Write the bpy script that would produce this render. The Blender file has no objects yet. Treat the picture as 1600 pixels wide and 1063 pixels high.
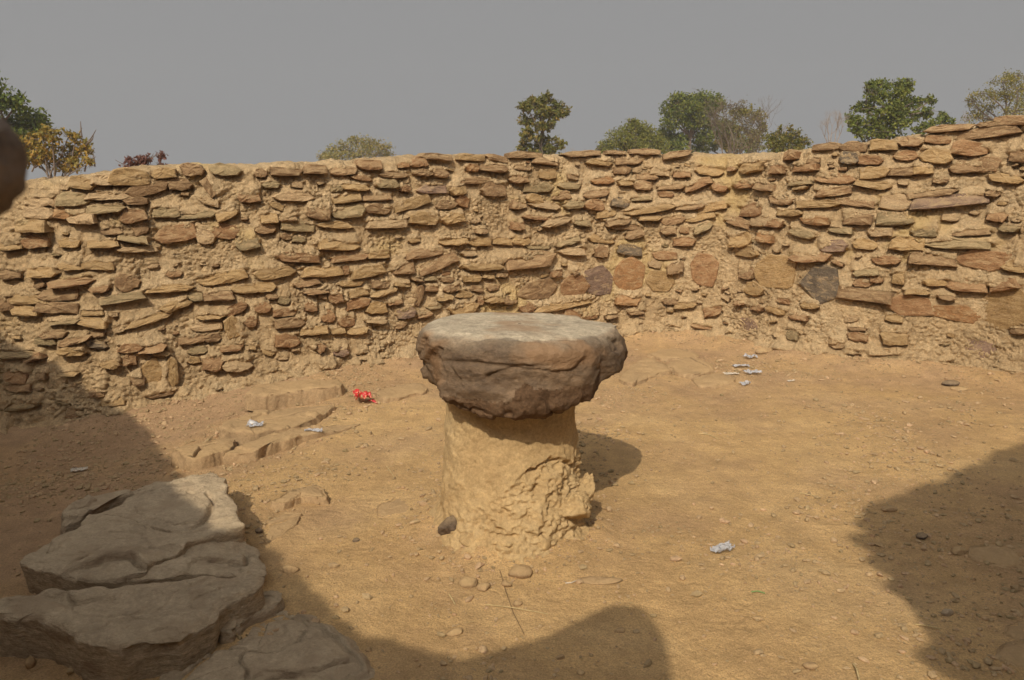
import bpy, math, random
import numpy as np
from mathutils import Vector, Matrix

# ------------------------------------------------------------------ scene, camera, sky, sun
S = bpy.context.scene
COL = S.collection
R = math.radians
FPX, CX, CY, EYE, PITCH = 1220.0, 800.0, 531.5, 1.6, R(11.4)
SUN_AZ, SUN_EL = R(15.0), R(41.5)

cam_d = bpy.data.cameras.new('camera')
cam_d.sensor_fit = 'HORIZONTAL'; cam_d.sensor_width = 36.0
cam_d.lens = 36.0 * FPX / 1600.0
cam_d.clip_start = 0.02; cam_d.clip_end = 6000.0
cam_d.dof.use_dof = True; cam_d.dof.focus_distance = 5.0; cam_d.dof.aperture_fstop = 9.0
cam = bpy.data.objects.new('camera', cam_d); COL.objects.link(cam)
cam.location = (0, 0, EYE); cam.rotation_euler = (R(90) - PITCH, 0, 0)
S.camera = cam

world = bpy.data.worlds.new('World'); S.world = world; world.use_nodes = True
wn, wl = world.node_tree.nodes, world.node_tree.links
wn.clear()
sky = wn.new('ShaderNodeTexSky'); sky.sky_type = 'NISHITA'; sky.sun_disc = False
sky.sun_elevation = SUN_EL; sky.sun_rotation = math.pi + SUN_AZ
sky.air_density = 1.0; sky.dust_density = 7.0; sky.ozone_density = 1.0
hs = wn.new('ShaderNodeHueSaturation'); hs.inputs['Saturation'].default_value = 0.12; hs.inputs['Value'].default_value = 0.85
mixw = wn.new('ShaderNodeMix'); mixw.data_type = 'RGBA'; mixw.blend_type = 'LIGHTEN'; mixw.inputs[0].default_value = 1.0
mixw.inputs[7].default_value = (2.92, 2.92, 2.95, 1)          # pale dust filling the whole sky
bg = wn.new('ShaderNodeBackground'); bg.inputs['Strength'].default_value = 0.1
wo = wn.new('ShaderNodeOutputWorld')
wl.new(sky.outputs[0], hs.inputs['Color']); wl.new(hs.outputs[0], mixw.inputs[6])
wl.new(mixw.outputs[2], bg.inputs['Color']); wl.new(bg.outputs[0], wo.inputs['Surface'])

LDIR = Vector((math.sin(SUN_AZ)*math.cos(SUN_EL), math.cos(SUN_AZ)*math.cos(SUN_EL), -math.sin(SUN_EL)))
sun_d = bpy.data.lights.new('sun', 'SUN'); sun_d.energy = 2.95; sun_d.angle = R(0.5); sun_d.color = (1.0, 0.895, 0.73)
sun = bpy.data.objects.new('sun', sun_d); COL.objects.link(sun)
sun.rotation_euler = LDIR.to_track_quat('-Z', 'Y').to_euler(); sun.location = (-6, -14, 14)

S.view_settings.view_transform = 'Standard'; S.view_settings.look = 'None'
S.view_settings.gamma = 1.0; S.view_settings.exposure = 0.0; S.view_settings.use_curve_mapping = False
try:
    S.cycles.use_denoising = True; S.cycles.denoiser = 'OPENIMAGEDENOISE'
    S.cycles.max_bounces = 6; S.cycles.diffuse_bounces = 3; S.cycles.transparent_max_bounces = 8
except Exception:
    pass

# ------------------------------------------------------------------ helpers
def ray(x, y):
    dx, du = (x - CX) / FPX, -(y - CY) / FPX
    return np.array([dx, math.cos(PITCH) + du*math.sin(PITCH), -math.sin(PITCH) + du*math.cos(PITCH)])
def on_ground(x, y, z=0.0):
    d = ray(x, y); t = (z - EYE) / d[2]
    return np.array([d[0]*t, d[1]*t, z])
def at_depth(x, y, Y):
    d = ray(x, y); t = Y / d[1]
    return np.array([d[0]*t, Y, EYE + d[2]*t])

_rg = np.random.default_rng(7)
_perm = np.concatenate([_rg.permutation(256)]*3).astype(np.int32)
_g = _rg.normal(size=(256, 3)); _g /= np.linalg.norm(_g, axis=1)[:, None]; _g = _g.astype(np.float32)
def pn(p):
    p = np.asarray(p, dtype=np.float32)
    i = np.floor(p).astype(np.int32); f = p - i; i &= 255
    u = f*f*f*(f*(f*6-15)+10)
    out = np.zeros(len(p), np.float32)
    for dx in (0, 1):
        wx = u[:, 0] if dx else 1-u[:, 0]
        hx = _perm[i[:, 0]+dx]
        for dy in (0, 1):
            wy = u[:, 1] if dy else 1-u[:, 1]
            hy = _perm[hx + ((i[:, 1]+dy) & 255)]
            for dz in (0, 1):
                wz = u[:, 2] if dz else 1-u[:, 2]
                g = _g[_perm[hy + ((i[:, 2]+dz) & 255)]]
                out += wx*wy*wz*(g[:, 0]*(f[:, 0]-dx)+g[:, 1]*(f[:, 1]-dy)+g[:, 2]*(f[:, 2]-dz))
    return out * 1.6
def fbm(p, scale, octaves=4, gain=0.5, off=0.0, ridged=False):
    p = np.asarray(p, dtype=np.float32)*scale + off
    a, s = 1.0, 0.0
    for k in range(octaves):
        n = pn(p)
        if ridged: n = 1 - 2*np.abs(n)
        s = s + a*n; a *= gain; p = p*2.03 + 17.3
    return s
def p3(x, y, z=0.0):
    x = np.asarray(x, dtype=np.float32).ravel()
    return np.stack([x, np.broadcast_to(np.asarray(y, dtype=np.float32).ravel(), x.shape), np.broadcast_to(np.asarray(z, dtype=np.float32).ravel(), x.shape)], 1)
def sstep(a, b, x):
    t = np.clip((np.asarray(x)-a)/(b-a), 0, 1); return t*t*(3-2*t)

def mesh_np(name, v, f, smooth=True):
    """f: (M,3) or (M,4) int array, or a list of such arrays"""
    fs = f if isinstance(f, list) else [f]
    me = bpy.data.meshes.new(name)
    v = np.ascontiguousarray(v, dtype=np.float32)
    me.vertices.add(len(v)); me.vertices.foreach_set('co', v.ravel())
    li = np.concatenate([a.ravel() for a in fs]).astype(np.int32)
    tot = np.concatenate([np.full(len(a), a.shape[1], np.int32) for a in fs])
    st = np.concatenate([[0], np.cumsum(tot)[:-1]]).astype(np.int32)
    me.loops.add(len(li)); me.loops.foreach_set('vertex_index', li)
    me.polygons.add(len(tot)); me.polygons.foreach_set('loop_start', st)
    me.polygons.foreach_set('use_smooth', np.full(len(tot), smooth, dtype=bool))
    me.update(calc_edges=True)
    return me
def grid_faces(nr, nc, wrap=False):
    r = np.arange(nr-1)[:, None]; c = np.arange(nc if wrap else nc-1)[None, :]; c2 = (c+1) % nc
    return np.stack([r*nc+c, r*nc+c2, (r+1)*nc+c2, (r+1)*nc+c], -1).reshape(-1, 4)
def link(name, me, mat=None, parent=None):
    o = bpy.data.objects.new(name, me); COL.objects.link(o)
    if mat is not None:
        for m in (mat if isinstance(mat, (list, tuple)) else [mat]): me.materials.append(m)
    if parent is not None:
        o.parent = parent
    return o
def thing(name, label, cat, loc=(0, 0, 0), group=None):
    o = bpy.data.objects.new(name, None); COL.objects.link(o); o.location = loc
    o.empty_display_size = 0.1
    return tag(o, label, cat, group)
def tag(o, label, cat, group=None):
    o['label'] = label; o['category'] = cat
    if group: o['group'] = group
    return o

# ------------------------------------------------------------------ materials
def mat(name, cols, scale=6.0, stretch=(1, 1, 1), bump=0.5, bscale=60.0, bdist=0.01, rough=0.95, rand=0.0, dust=None,
        dust_amt=0.7, spots=None, fine=0.35, island=0.0, spec=0.15, attr=None, grain=75.0, gamp=0.22, smear=0.0):
    m = bpy.data.materials.new(name); m.use_nodes = True
    n, l = m.node_tree.nodes, m.node_tree.links
    n.clear()
    out = n.new('ShaderNodeOutputMaterial'); b = n.new('ShaderNodeBsdfPrincipled'); l.new(b.outputs[0], out.inputs[0])
    b.inputs['Roughness'].default_value = rough; b.inputs['Specular IOR Level'].default_value = spec
    tc = n.new('ShaderNodeTexCoord'); oi = n.new('ShaderNodeObjectInfo')
    mul = n.new('ShaderNodeMath'); mul.operation = 'MULTIPLY'; mul.inputs[1].default_value = 53.0 if rand else 0.0
    l.new(oi.outputs['Random'], mul.inputs[0])
    add = n.new('ShaderNodeVectorMath'); add.operation = 'ADD'
    l.new(tc.outputs['Object'], add.inputs[0]); l.new(mul.outputs[0], add.inputs[1])
    mp = n.new('ShaderNodeMapping'); mp.inputs['Scale'].default_value = stretch
    l.new(add.outputs[0], mp.inputs['Vector'])
    def noise(sc, det=6, rg=0.6, dist=0.0):
        t = n.new('ShaderNodeTexNoise'); t.inputs['Scale'].default_value = sc; t.inputs['Detail'].default_value = det
        t.inputs['Roughness'].default_value = rg; t.inputs['Distortion'].default_value = dist
        l.new(mp.outputs[0], t.inputs['Vector']); return t
    n1 = noise(scale, 8, 0.62, 0.4)
    rp = n.new('ShaderNodeValToRGB'); l.new(n1.outputs['Fac'], rp.inputs[0])
    el = rp.color_ramp.elements
    k = len(cols)
    pos = [0.28 + 0.44*i/max(1, k-1) for i in range(k)]
    el[0].position, el[1].position = pos[0], pos[-1]
    el[0].color, el[1].color = (*cols[0], 1), (*cols[-1], 1)
    for i in range(1, k-1):
        e = el.new(pos[i]); e.color = (*cols[i], 1)
    cur = rp.outputs[0]
    def mixc(fac, a, c, mode='MIX'):
        x = n.new('ShaderNodeMix'); x.data_type = 'RGBA'; x.blend_type = mode
        if isinstance(fac, float): x.inputs[0].default_value = fac
        else: l.new(fac, x.inputs[0])
        for s, idx in ((a, 6), (c, 7)):
            if isinstance(s, tuple): x.inputs[idx].default_value = (*s, 1)
            else: l.new(s, x.inputs[idx])
        return x.outputs[2]
    def rng(src, a, c, lo, hi):
        x = n.new('ShaderNodeMapRange'); x.inputs[1].default_value = a; x.inputs[2].default_value = c
        x.inputs[3].default_value = lo; x.inputs[4].default_value = hi
        l.new(src, x.inputs[0]); return x.outputs[0]
    if attr:
        at = n.new('ShaderNodeAttribute'); at.attribute_name = attr[0]
        cur = mixc(at.outputs['Fac'], cur, mixc(n1.outputs['Fac'], attr[1], attr[2]))
    n2 = noise(scale*7.3, 5, 0.7)
    def hsv(cur, src, lo, hi):
        h = n.new('ShaderNodeHueSaturation'); l.new(cur, h.inputs['Color']); l.new(rng(src, 0.3, 0.7, lo, hi), h.inputs['Value'])
        return h.outputs[0]
    cur = hsv(cur, n2.outputs['Fac'], 1-fine, 1+fine)
    if grain:
        n4 = noise(grain, 4, 0.75)
        cur = hsv(cur, n4.outputs['Fac'], 1-gamp, 1+gamp)
    if spots:
        n3 = noise(spots[1], 3, 0.5)
        cur = mixc(rng(n3.outputs['Fac'], spots[2], spots[2]+0.07, 0.0, spots[3]), cur, spots[0])
    if rand:
        h = n.new('ShaderNodeHueSaturation'); l.new(cur, h.inputs['Color'])
        l.new(rng(oi.outputs['Random'], 0, 1, 1-rand, 1+rand), h.inputs['Value']); cur = h.outputs[0]
    if island:
        ge = n.new('ShaderNodeNewGeometry'); h = n.new('ShaderNodeHueSaturation'); l.new(cur, h.inputs['Color'])
        l.new(rng(ge.outputs['Random Per Island'], 0, 1, 1-island, 1+island), h.inputs['Value'])
        l.new(rng(ge.outputs['Random Per Island'], 0, 1, 0.515, 0.485), h.inputs['Hue']); cur = h.outputs[0]
    if dust:
        ge = n.new('ShaderNodeNewGeometry'); sx = n.new('ShaderNodeSeparateXYZ'); l.new(ge.outputs['Normal'], sx.inputs[0])
        a = rng(sx.outputs['Z'], 0.15, 0.9, 0.0, dust_amt)
        mm = n.new('ShaderNodeMath'); mm.operation = 'MULTIPLY'; l.new(a, mm.inputs[0])
        l.new(rng(n1.outputs['Fac'], 0.25, 0.6, 0.55, 1.2), mm.inputs[1])
        cur = mixc(mm.outputs[0], cur, dust)
    if smear:                                                       # mud wiped over the stone in patches
        n5 = noise(scale*1.3, 6, 0.7, 0.6)
        cur = mixc(rng(n5.outputs['Fac'], 0.52, 0.60, 0.0, smear), cur, DUST)
    l.new(cur, b.inputs['Base Color'])
    if bump:
        nb = noise(bscale, 8, 0.68, 0.2)
        nb2 = noise(bscale*0.22, 5, 0.6)
        ad = n.new('ShaderNodeMath'); ad.operation = 'MULTIPLY_ADD'; ad.inputs[1].default_value = 2.0
        l.new(nb2.outputs['Fac'], ad.inputs[0]); l.new(nb.outputs['Fac'], ad.inputs[2])
        bp = n.new('ShaderNodeBump'); bp.inputs['Strength'].default_value = bump; bp.inputs['Distance'].default_value = bdist
        l.new(ad.outputs[0], bp.inputs['Height']); l.new(bp.outputs[0], b.inputs['Normal'])
    return m

DUST = (0.46, 0.32, 0.17)
M_mortar = mat('mud_mortar', [(0.42, 0.29, 0.155), (0.53, 0.372, 0.203), (0.585, 0.43, 0.25)], 2.2, bump=1.0, bscale=60, bdist=0.026, fine=0.25,
               spots=((0.58, 0.41, 0.165), 1.3, 0.58, 0.5))
SM = {}
for k, c in {'b': [(0.165, 0.098, 0.050), (0.265, 0.162, 0.082), (0.33, 0.215, 0.113)],
             'o': [(0.24, 0.150, 0.066), (0.35, 0.225, 0.102), (0.41, 0.28, 0.135)],
             'r': [(0.19, 0.098, 0.046), (0.275, 0.152, 0.072), (0.34, 0.21, 0.108)],
             'g': [(0.20, 0.142, 0.074), (0.275, 0.205, 0.108), (0.33, 0.245, 0.132)],
             't': [(0.33, 0.22, 0.12), (0.42, 0.29, 0.16), (0.46, 0.33, 0.19)],
             'p': [(0.14, 0.095, 0.07), (0.23, 0.15, 0.105), (0.30, 0.205, 0.135)],
             'd': [(0.09, 0.07, 0.05), (0.14, 0.108, 0.076), (0.24, 0.18, 0.115)],
             'n': [(0.21, 0.125, 0.06), (0.32, 0.165, 0.07), (0.34, 0.22, 0.11)]}.items():
    SM[k] = mat('wall_stone_'+k, c, 9.0, (1, 1, 2.0), bump=0.8, bscale=60, bdist=0.014, rand=0.16, dust=DUST, dust_amt=0.42, fine=0.32, smear=0.5)
M_soil = mat('sandy_soil', [(0.44, 0.280, 0.130), (0.525, 0.340, 0.156), (0.57, 0.385, 0.19)], 1.1, bump=0.8, bscale=150, bdist=0.009, fine=0.18, grain=140.0, gamp=0.34,
             attr=('tone', (0.36, 0.222, 0.122), (0.47, 0.31, 0.172)))
M_gravel = mat('gravel', [(0.36, 0.25, 0.14), (0.45, 0.32, 0.18)], 3.0, bump=0.4, bscale=120, island=0.3, dust=DUST, dust_amt=0.5)
M_slab = mat('slab_rock', [(0.30, 0.225, 0.145), (0.45, 0.345, 0.228), (0.52, 0.405, 0.27)], 3.0, (1, 1, 3), bump=0.8, bscale=55, bdist=0.014, fine=0.3, gamp=0.3,
             dust=(0.52, 0.40, 0.255), dust_amt=0.45, spots=((0.27, 0.18, 0.11), 4.0, 0.56, 0.55))
M_bed = mat('bedrock', [(0.30, 0.205, 0.115), (0.38, 0.258, 0.142), (0.43, 0.295, 0.162)], 3.0, bump=0.6, bscale=45, bdist=0.012, fine=0.2, dust=(0.46, 0.305, 0.15), dust_amt=0.6)

def worley(x, y, seed):
    '''distance to the nearest and second nearest feature point of a jittered lattice'''
    x = np.asarray(x, np.float32).ravel(); y = np.asarray(y, np.float32).ravel()
    ix, iy = np.floor(x).astype(np.int32), np.floor(y).astype(np.int32)
    f1 = np.full(len(x), 9.0, np.float32); f2 = f1.copy(); cid = f1*0
    for dx in (-1, 0, 1):
        for dy in (-1, 0, 1):
            a, b = ix+dx, iy+dy
            h = _perm[(_perm[(a+seed*7) & 255]+(b & 255)) & 255]; g = _g[h]; g2 = _g[_perm[(h+seed) & 255]]
            d = (x-(a+0.5+0.45*g[:, 0]))**2+(y-(b+0.5+0.45*g2[:, 1]))**2
            n = d < f1
            f2 = np.where(n, f1, np.minimum(f2, d)); f1 = np.where(n, d, f1); cid = np.where(n, g[:, 2], cid)
    return np.sqrt(f1), np.sqrt(f2), cid
# ------------------------------------------------------------------ the far rubble wall
def smooth_path(pts, step):
    pts = np.array(pts, float)
    n = len(pts); out = []
    for i in range(n-1):
        p0, p1, p2, p3_ = pts[max(i-1, 0)], pts[i], pts[i+1], pts[min(i+2, n-1)]
        for t in np.linspace(0, 1, 40, endpoint=False):
            out.append(0.5*((2*p1)+(-p0+p2)*t+(2*p0-5*p1+4*p2-p3_)*t*t+(-p0+3*p1-3*p2+p3_)*t**3))
    out.append(pts[-1]); out = np.array(out)
    s = np.concatenate([[0], np.cumsum(np.linalg.norm(np.diff(out, axis=0), axis=1))])
    u = np.arange(0, s[-1], step)
    P = np.stack([np.interp(u, s, out[:, 0]), np.interp(u, s, out[:, 1])], 1)
    T = np.gradient(P, axis=0); T /= np.linalg.norm(T, axis=1)[:, None]
    return u, P, np.stack([T[:, 1], -T[:, 0]], 1)        # normal to the right of travel

BATTER = 0.05
STEP = 0.0085
def slope(x, y):
    '''the yard drops a little towards the far left'''
    return -0.32*np.clip((-np.asarray(x)-1.2)/2.4, 0, 1)**1.2*sstep(3.2, 5.0, y)
basepx = [(0, 680, -.32), (100, 664, -.26), (200, 645, -.19), (300, 622, -.13), (400, 606, -.08), (530, 582, -.02), (660, 562, 0), (800, 545, 0), (960, 531, 0), (1110, 531, 0), (1190, 546, 0),
          (1260, 558, 0), (1400, 573, 0), (1500, 580, 0), (1600, 596, 0)]
bw = [on_ground(x, y, z)[:2] for x, y, z in basepx]
bw = [(-5.9, 3.3), (-5.2, 4.3), (-4.4, 5.0)] + [tuple(p) for p in bw] + [(5.0, 4.9), (5.3, 4.0)]
WU, WP, WN = smooth_path(bw, STEP)
WAZ = np.arctan2(WP[:, 0], WP[:, 1]); WDIST = np.hypot(WP[:, 0], WP[:, 1])
def on_wall(x, y):
    d = ray(x, y); hd = math.hypot(d[0], d[1]); az = math.atan2(d[0], d[1])
    k = min(max(int(np.searchsorted(WAZ, az)), 0), len(WU)-1)
    z = 0.0
    for _ in range(3):
        z = EYE + (WDIST[k] + BATTER*z)*d[2]/hd
    return WU[k], z, k
toppx = [(-60, 288), (50, 279), (150, 268), (240, 259), (300, 255), (400, 257), (500, 252), (580, 249), (660, 243), (720, 241), (800, 243), (900, 241),
         (1000, 238), (1100, 240), (1180, 239), (1260, 231), (1320, 223), (1400, 215), (1460, 206), (1500, 199), (1600, 187), (1660, 180)]
tu = [on_wall(x, y)[:2] for x, y in toppx]
WH = np.interp(WU, [0]+[a for a, _ in tu]+[WU[-1]], [tu[0][1]]+[b for _, b in tu]+[tu[-1][1]])
WH = WH + 0.02*fbm(p3(WU, 0.0, 5.0), 3.0, 3)

# x y w h tilt colour  (photo pixels), stones read off the photograph course by course
STONES = """
123 286 32 17 0 o|201 277 52 24 5 o|157 281 28 15 0 t|256 270 34 17 8 o|298 264 32 20 0 b|351 265 44 17 0 g|280 287 32 18 0 b|231 294 60 18 22 b|327 292 30 16 -65 b|109 311 42 18 3 g|83 312 14 22 0 b|60 314 30 14 0 t|165 306 56 12 0 t|212 314 33 11 0 b|161 325 50 14 0 g|328 315 26 12 -10 t|94 332 21 17 0 n|55 332 34 17 0 t|124 340 38 16 -8 t|206 336 34 20 12 r|259 331 38 16 0 g|305 334 53 14 0 g|352 334 34 16 30 o|388 305 32 20 0 r|47 352 40 18 0 o|219 356 21 18 20 b|209 372 42 12 0 g|173 361 28 10 0 b|275 362 62 26 15 r|319 369 26 22 0 t|350 361 38 22 0 r|387 379 36 20 0 g|50 377 32 18 0 r|105 379 26 14 0 o|159 380 40 12 0 o|12 382 26 14 0 o|216 389 54 8 0 t|109 414 29 13 0 o|150 414 44 13 0 o|12 427 26 14 0 b|65 424 36 16 0 o|110 440 56 12 10 r|198 439 32 26 20 b|154 449 27 12 0 r|272 427 22 10 0 r|346 432 72 18 10 o|263 449 66 12 3 o
42 466 48 16 -3 o|90 459 48 16 5 b|37 483 34 16 0 o|85 479 55 16 6 b|6 470 22 24 0 b|191 464 61 13 5 g|304 460 20 16 0 g|341 461 45 14 0 b|383 450 40 14 0 o|274 476 43 14 12 o|102 501 40 8 5 g|142 502 40 13 -8 o|144 487 30 9 0 o|232 498 66 12 12 o|329 493 38 9 0 o|322 508 45 14 0 t|362 511 34 22 -72 o|368 481 32 18 30 r|391 501 18 18 0 r|84 521 34 12 0 b|70 531 26 13 0 g|118 529 42 12 15 b|150 520 20 10 0 b|300 528 40 14 0 b|331 526 24 13 0 b|361 541 33 13 0 r|201 542 32 13 0 r|236 542 38 12 6 r|250 550 24 9 0 o|308 546 27 12 0 g|332 564 32 24 0 r|370 566 42 23 0 t|266 580 44 18 88 o|236 580 28 34 0 o|113 547 34 14 0 o|150 537 28 12 0 d|172 565 26 16 0 o|202 560 20 16 0 r|214 592 18 15 0 b|250 612 42 12 8 b|311 621 48 17 -8 p|177 624 34 16 0 o|176 643 38 20 0 o|154 609 19 18 0 b|37 627 42 18 0 g|130 643 42 18 0 b|28 585 26 18 0 r|29 550 42 12 5 g|53 556 26 12 10 r|107 582 26 9 0 o|33 602 30 14 0 b|65 584 15 14 0 b
407 270 18 14 0 b|448 268 46 13 3 b|492 264 34 14 0 b|541 266 38 15 0 b|581 257 36 16 0 r|633 258 18 9 0 n|657 252 26 17 0 r|686 245 50 10 -5 b|740 246 44 10 0 o|780 247 36 10 0 b|741 262 20 12 0 n|773 262 44 13 0 b|619 272 44 12 -5 b|568 277 31 10 0 r|664 269 28 12 0 b|692 270 26 14 -10 b|747 282 50 11 0 b|424 288 26 11 0 g|528 293 19 13 0 g|557 292 43 11 0 o|607 287 33 14 0 g|636 294 14 10 0 r|679 295 46 15 0 p|718 296 26 17 0 o|774 295 38 22 0 b|726 313 20 18 -20 r|461 306 58 16 0 t|544 309 44 13 0 o|593 307 48 12 0 b|645 317 57 18 10 o|544 329 52 22 0 g|591 326 40 16 0 b|499 330 34 23 0 b|420 339 25 18 0 o|700 319 33 14 0 b|466 353 52 16 0 g|415 357 30 14 0 b|525 351 52 11 0 o|449 340 28 10 0 b|605 349 60 13 0 t|663 341 48 20 0 o|710 340 35 17 0 o|753 360 18 10 0 b|787 376 30 13 0 o|709 376 46 12 0 o|751 376 36 15 8 o|529 381 64 18 0 o|465 401 65 16 2 r|547 400 60 14 2 r|592 396 36 14 0 o|663 394 63 14 12 b|683 409 66 24 10 b|630 418 32 20 10 b|733 394 26 11 0 t|754 413 62 18 2 o|826 405 80 26 5 b|428 424 60 20 5 o|502 423 64 18 0 o|540 421 10 15 0 r|575 423 55 18 0 o|479 440 40 14 5 b|414 446 32 16 0 o|548 442 38 10 0 o|594 443 30 13 0 b|628 443 26 9 0 o|650 435 20 7 0 b|671 434 22 8 0 g|700 436 20 10 0 b|738 434 26 11 0 o|762 430 20 9 0 o|783 428 22 9 0 b|674 449 22 11 0 r|704 449 26 12 0 b|770 447 21 14 0 b|744 450 19 10 0 b|494 454 38 9 0 r|560 456 32 13 0 o|600 454 44 11 0 o
524 463 22 20 0 r|557 472 38 18 8 r|588 479 34 20 8 o|616 470 22 10 0 r|651 461 32 18 70 b|694 463 22 11 0 o|724 459 28 12 0 o|747 469 16 15 0 r|771 466 26 13 0 o|795 468 24 14 0 b|633 487 28 18 0 p|722 478 44 22 0 o|662 491 24 8 0 r|677 478 24 9 0 g|410 479 24 17 0 r|444 487 36 13 0 r|452 503 46 16 0 b|485 477 20 18 0 r|511 492 20 22 0 r|539 499 26 20 0 r|489 514 42 16 0 o|527 515 22 10 0 o|556 515 32 12 0 o|586 500 32 8 0 t|448 530 36 22 0 r|530 547 22 16 0 p|497 541 16 14 40 r|583 569 22 14 0 b|508 570 26 18 0 p|600 588 42 14 8 o|443 468 18 12 0 g|424 462 18 9 0 b
826 242 54 10 5 b|855 252 38 11 0 b|915 240 58 10 0 b|966 238 32 7 0 b|1010 237 50 9 0 b|1058 241 46 10 0 b|821 261 28 10 0 b|859 270 26 19 0 o|939 254 38 9 0 o|985 251 40 12 0 b|974 265 27 14 0 b|1032 268 32 13 0 t|1066 271 28 13 0 r|1108 266 40 16 -8 o|1168 261 33 17 0 o|1140 263 13 9 0 r|813 279 28 14 0 b|843 292 45 17 0 g|892 287 36 17 0 g|897 276 18 9 0 b|945 281 33 13 0 n|979 285 24 10 0 o|1013 276 32 11 0 b|1005 289 28 16 0 b|1049 291 40 11 0 b|1090 288 44 13 10 r|1124 291 25 15 -10 r|1158 288 30 12 0 r|1188 291 30 12 0 b|839 311 29 15 0 o|879 305 28 14 0 b|933 302 42 13 0 b|970 315 30 17 0 d|930 319 32 18 0 r|899 318 33 16 0 g|812 318 25 16 0 b|854 320 48 12 0 t|1013 326 76 13 5 o|1004 309 32 10 0 g|1042 303 24 11 0 r|1076 322 44 10 0 b|1111 323 46 14 5 o|1169 328 33 20 8 r|844 339 52 9 0 r|947 334 33 13 10 o|870 345 46 14 15 t|912 348 24 10 0 g|965 346 40 11 0 b|1015 340 36 9 0 o|977 354 46 9 0 b|1051 343 36 15 10 b|1095 338 46 12 10 o|1096 355 30 14 25 g|1152 346 36 14 0 b|1186 344 34 18 0 t|810 350 20 18 0 r|942 373 39 14 0 o|991 365 30 14 15 b|1044 360 24 12 0 b|1069 358 15 13 0 r|1068 376 34 16 0 r|1153 374 34 22 0 o|888 376 42 12 10 g|814 374 30 17 0 o|842 383 40 12 0 g|896 392 42 12 0 t|940 391 23 21 0 b|986 389 38 18 -12 d|1039 397 40 16 0 r|1164 391 36 18 0 o|1193 369 22 17 0 n|1054 417 28 19 0 b|1099 422 42 44 0 r|937 439 45 48 0 p|985 430 46 48 0 n|898 446 48 32 0 r|843 452 58 30 0 b|1032 440 46 34 0 o|898 423 12 11 30 b|869 426 20 12 0 r|1208 425 60 48 0 o|1165 425 24 20 0 b|1177 450 27 20 0 o
822 479 24 17 0 r|879 474 90 15 10 o|980 467 40 19 0 n|993 486 28 10 0 b|952 492 20 8 0 b|893 491 30 17 -15 r|922 492 25 12 0 r|1068 475 35 12 10 o|1047 469 24 12 0 b|1112 484 28 17 8 r|1095 507 32 11 0 r|1170 511 32 28 0 p|981 521 42 14 0 o|1157 472 12 9 0 r|1182 480 20 11 0 r|860 493 20 11 0 o
1229 242 21 16 0 r|1286 229 38 10 0 b|1330 229 38 14 0 b|1324 246 25 19 0 d|1355 250 36 14 0 r|1380 226 40 16 0 o|1421 222 30 13 0 b|1414 243 30 13 0 r|1464 243 40 21 0 o|1466 218 33 12 0 r|1487 200 58 10 5 b|1543 207 79 14 0 b|1547 194 35 8 0 b|1580 188 46 12 0 b|1514 231 48 20 -6 r|1592 241 30 20 0 b|1508 261 34 16 0 b|1541 256 30 22 0 b|1569 278 40 13 0 o|1266 250 18 10 0 b|1253 261 38 13 0 r|1208 263 22 16 0 r|1302 279 53 14 0 r|1364 269 40 17 0 o|1409 267 42 13 0 b|1442 263 26 16 0 o|1245 284 35 10 0 g|1245 293 22 6 0 o|1299 299 48 14 0 b|1360 287 50 13 -5 o|1470 281 20 9 0 b|1455 302 64 11 4 b|1484 313 94 17 4 p|1397 313 44 25 0 t|1216 311 34 16 0 b|1274 318 60 12 0 o|1335 316 58 11 0 b|1230 331 38 12 5 o|1272 343 41 15 0 n|1208 347 22 14 0 r|1339 340 40 20 0 b|1396 340 48 20 0 g|1250 363 38 13 0 g|1312 359 32 9 0 g|1374 362 32 13 0 t|1445 361 34 15 0 g|1518 362 48 11 0 b|1300 383 40 20 0 p|1350 381 32 16 0 o|1415 379 48 20 0 o|1496 379 80 15 0 g|1264 400 56 17 0 r|1384 406 37 12 0 r|1459 403 66 19 0 b|1538 406 70 27 0 r|1586 415 30 15 0 o|1574 356 22 10 0 g|1556 336 24 18 0 r|1550 302 18 9 0 b
1278 444 56 50 0 d|1352 425 34 11 0 g|1352 459 74 20 3 b|1421 477 68 33 0 r|1491 488 68 28 0 n|1512 442 52 22 -5 r|1568 443 36 18 10 r|1462 440 30 12 0 o|1403 432 18 20 0 o|1347 441 25 13 0 r|1369 434 18 13 0 r|1572 480 56 54 0 o|1396 496 24 11 0 o|1340 524 30 14 0 r|1397 523 36 26 0 o|1339 513 26 6 0 b|1264 475 25 13 0 o|1247 494 28 10 0 r|1213 482 26 15 0 o|1224 468 17 11 0 r|1235 545 44 16 0 o|1247 558 30 11 0 b|1309 534 22 16 0 t|1383 550 40 15 0 g|1533 547 54 27 0 p|1478 566 26 15 0 b|1573 580 30 15 0 b|1591 516 22 10 0 b|1240 519 18 22 0 g|1478 463 22 8 0 b|1432 455 34 8 0 o
"""
stones = []
for tok in STONES.replace('\n', '|').split('|'):
    if tok.strip():
        a = tok.split(); stones.append([float(q) for q in a[:5]] + [a[5]])
rnd = random.Random(11)
npr = np.random.default_rng(5)

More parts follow.
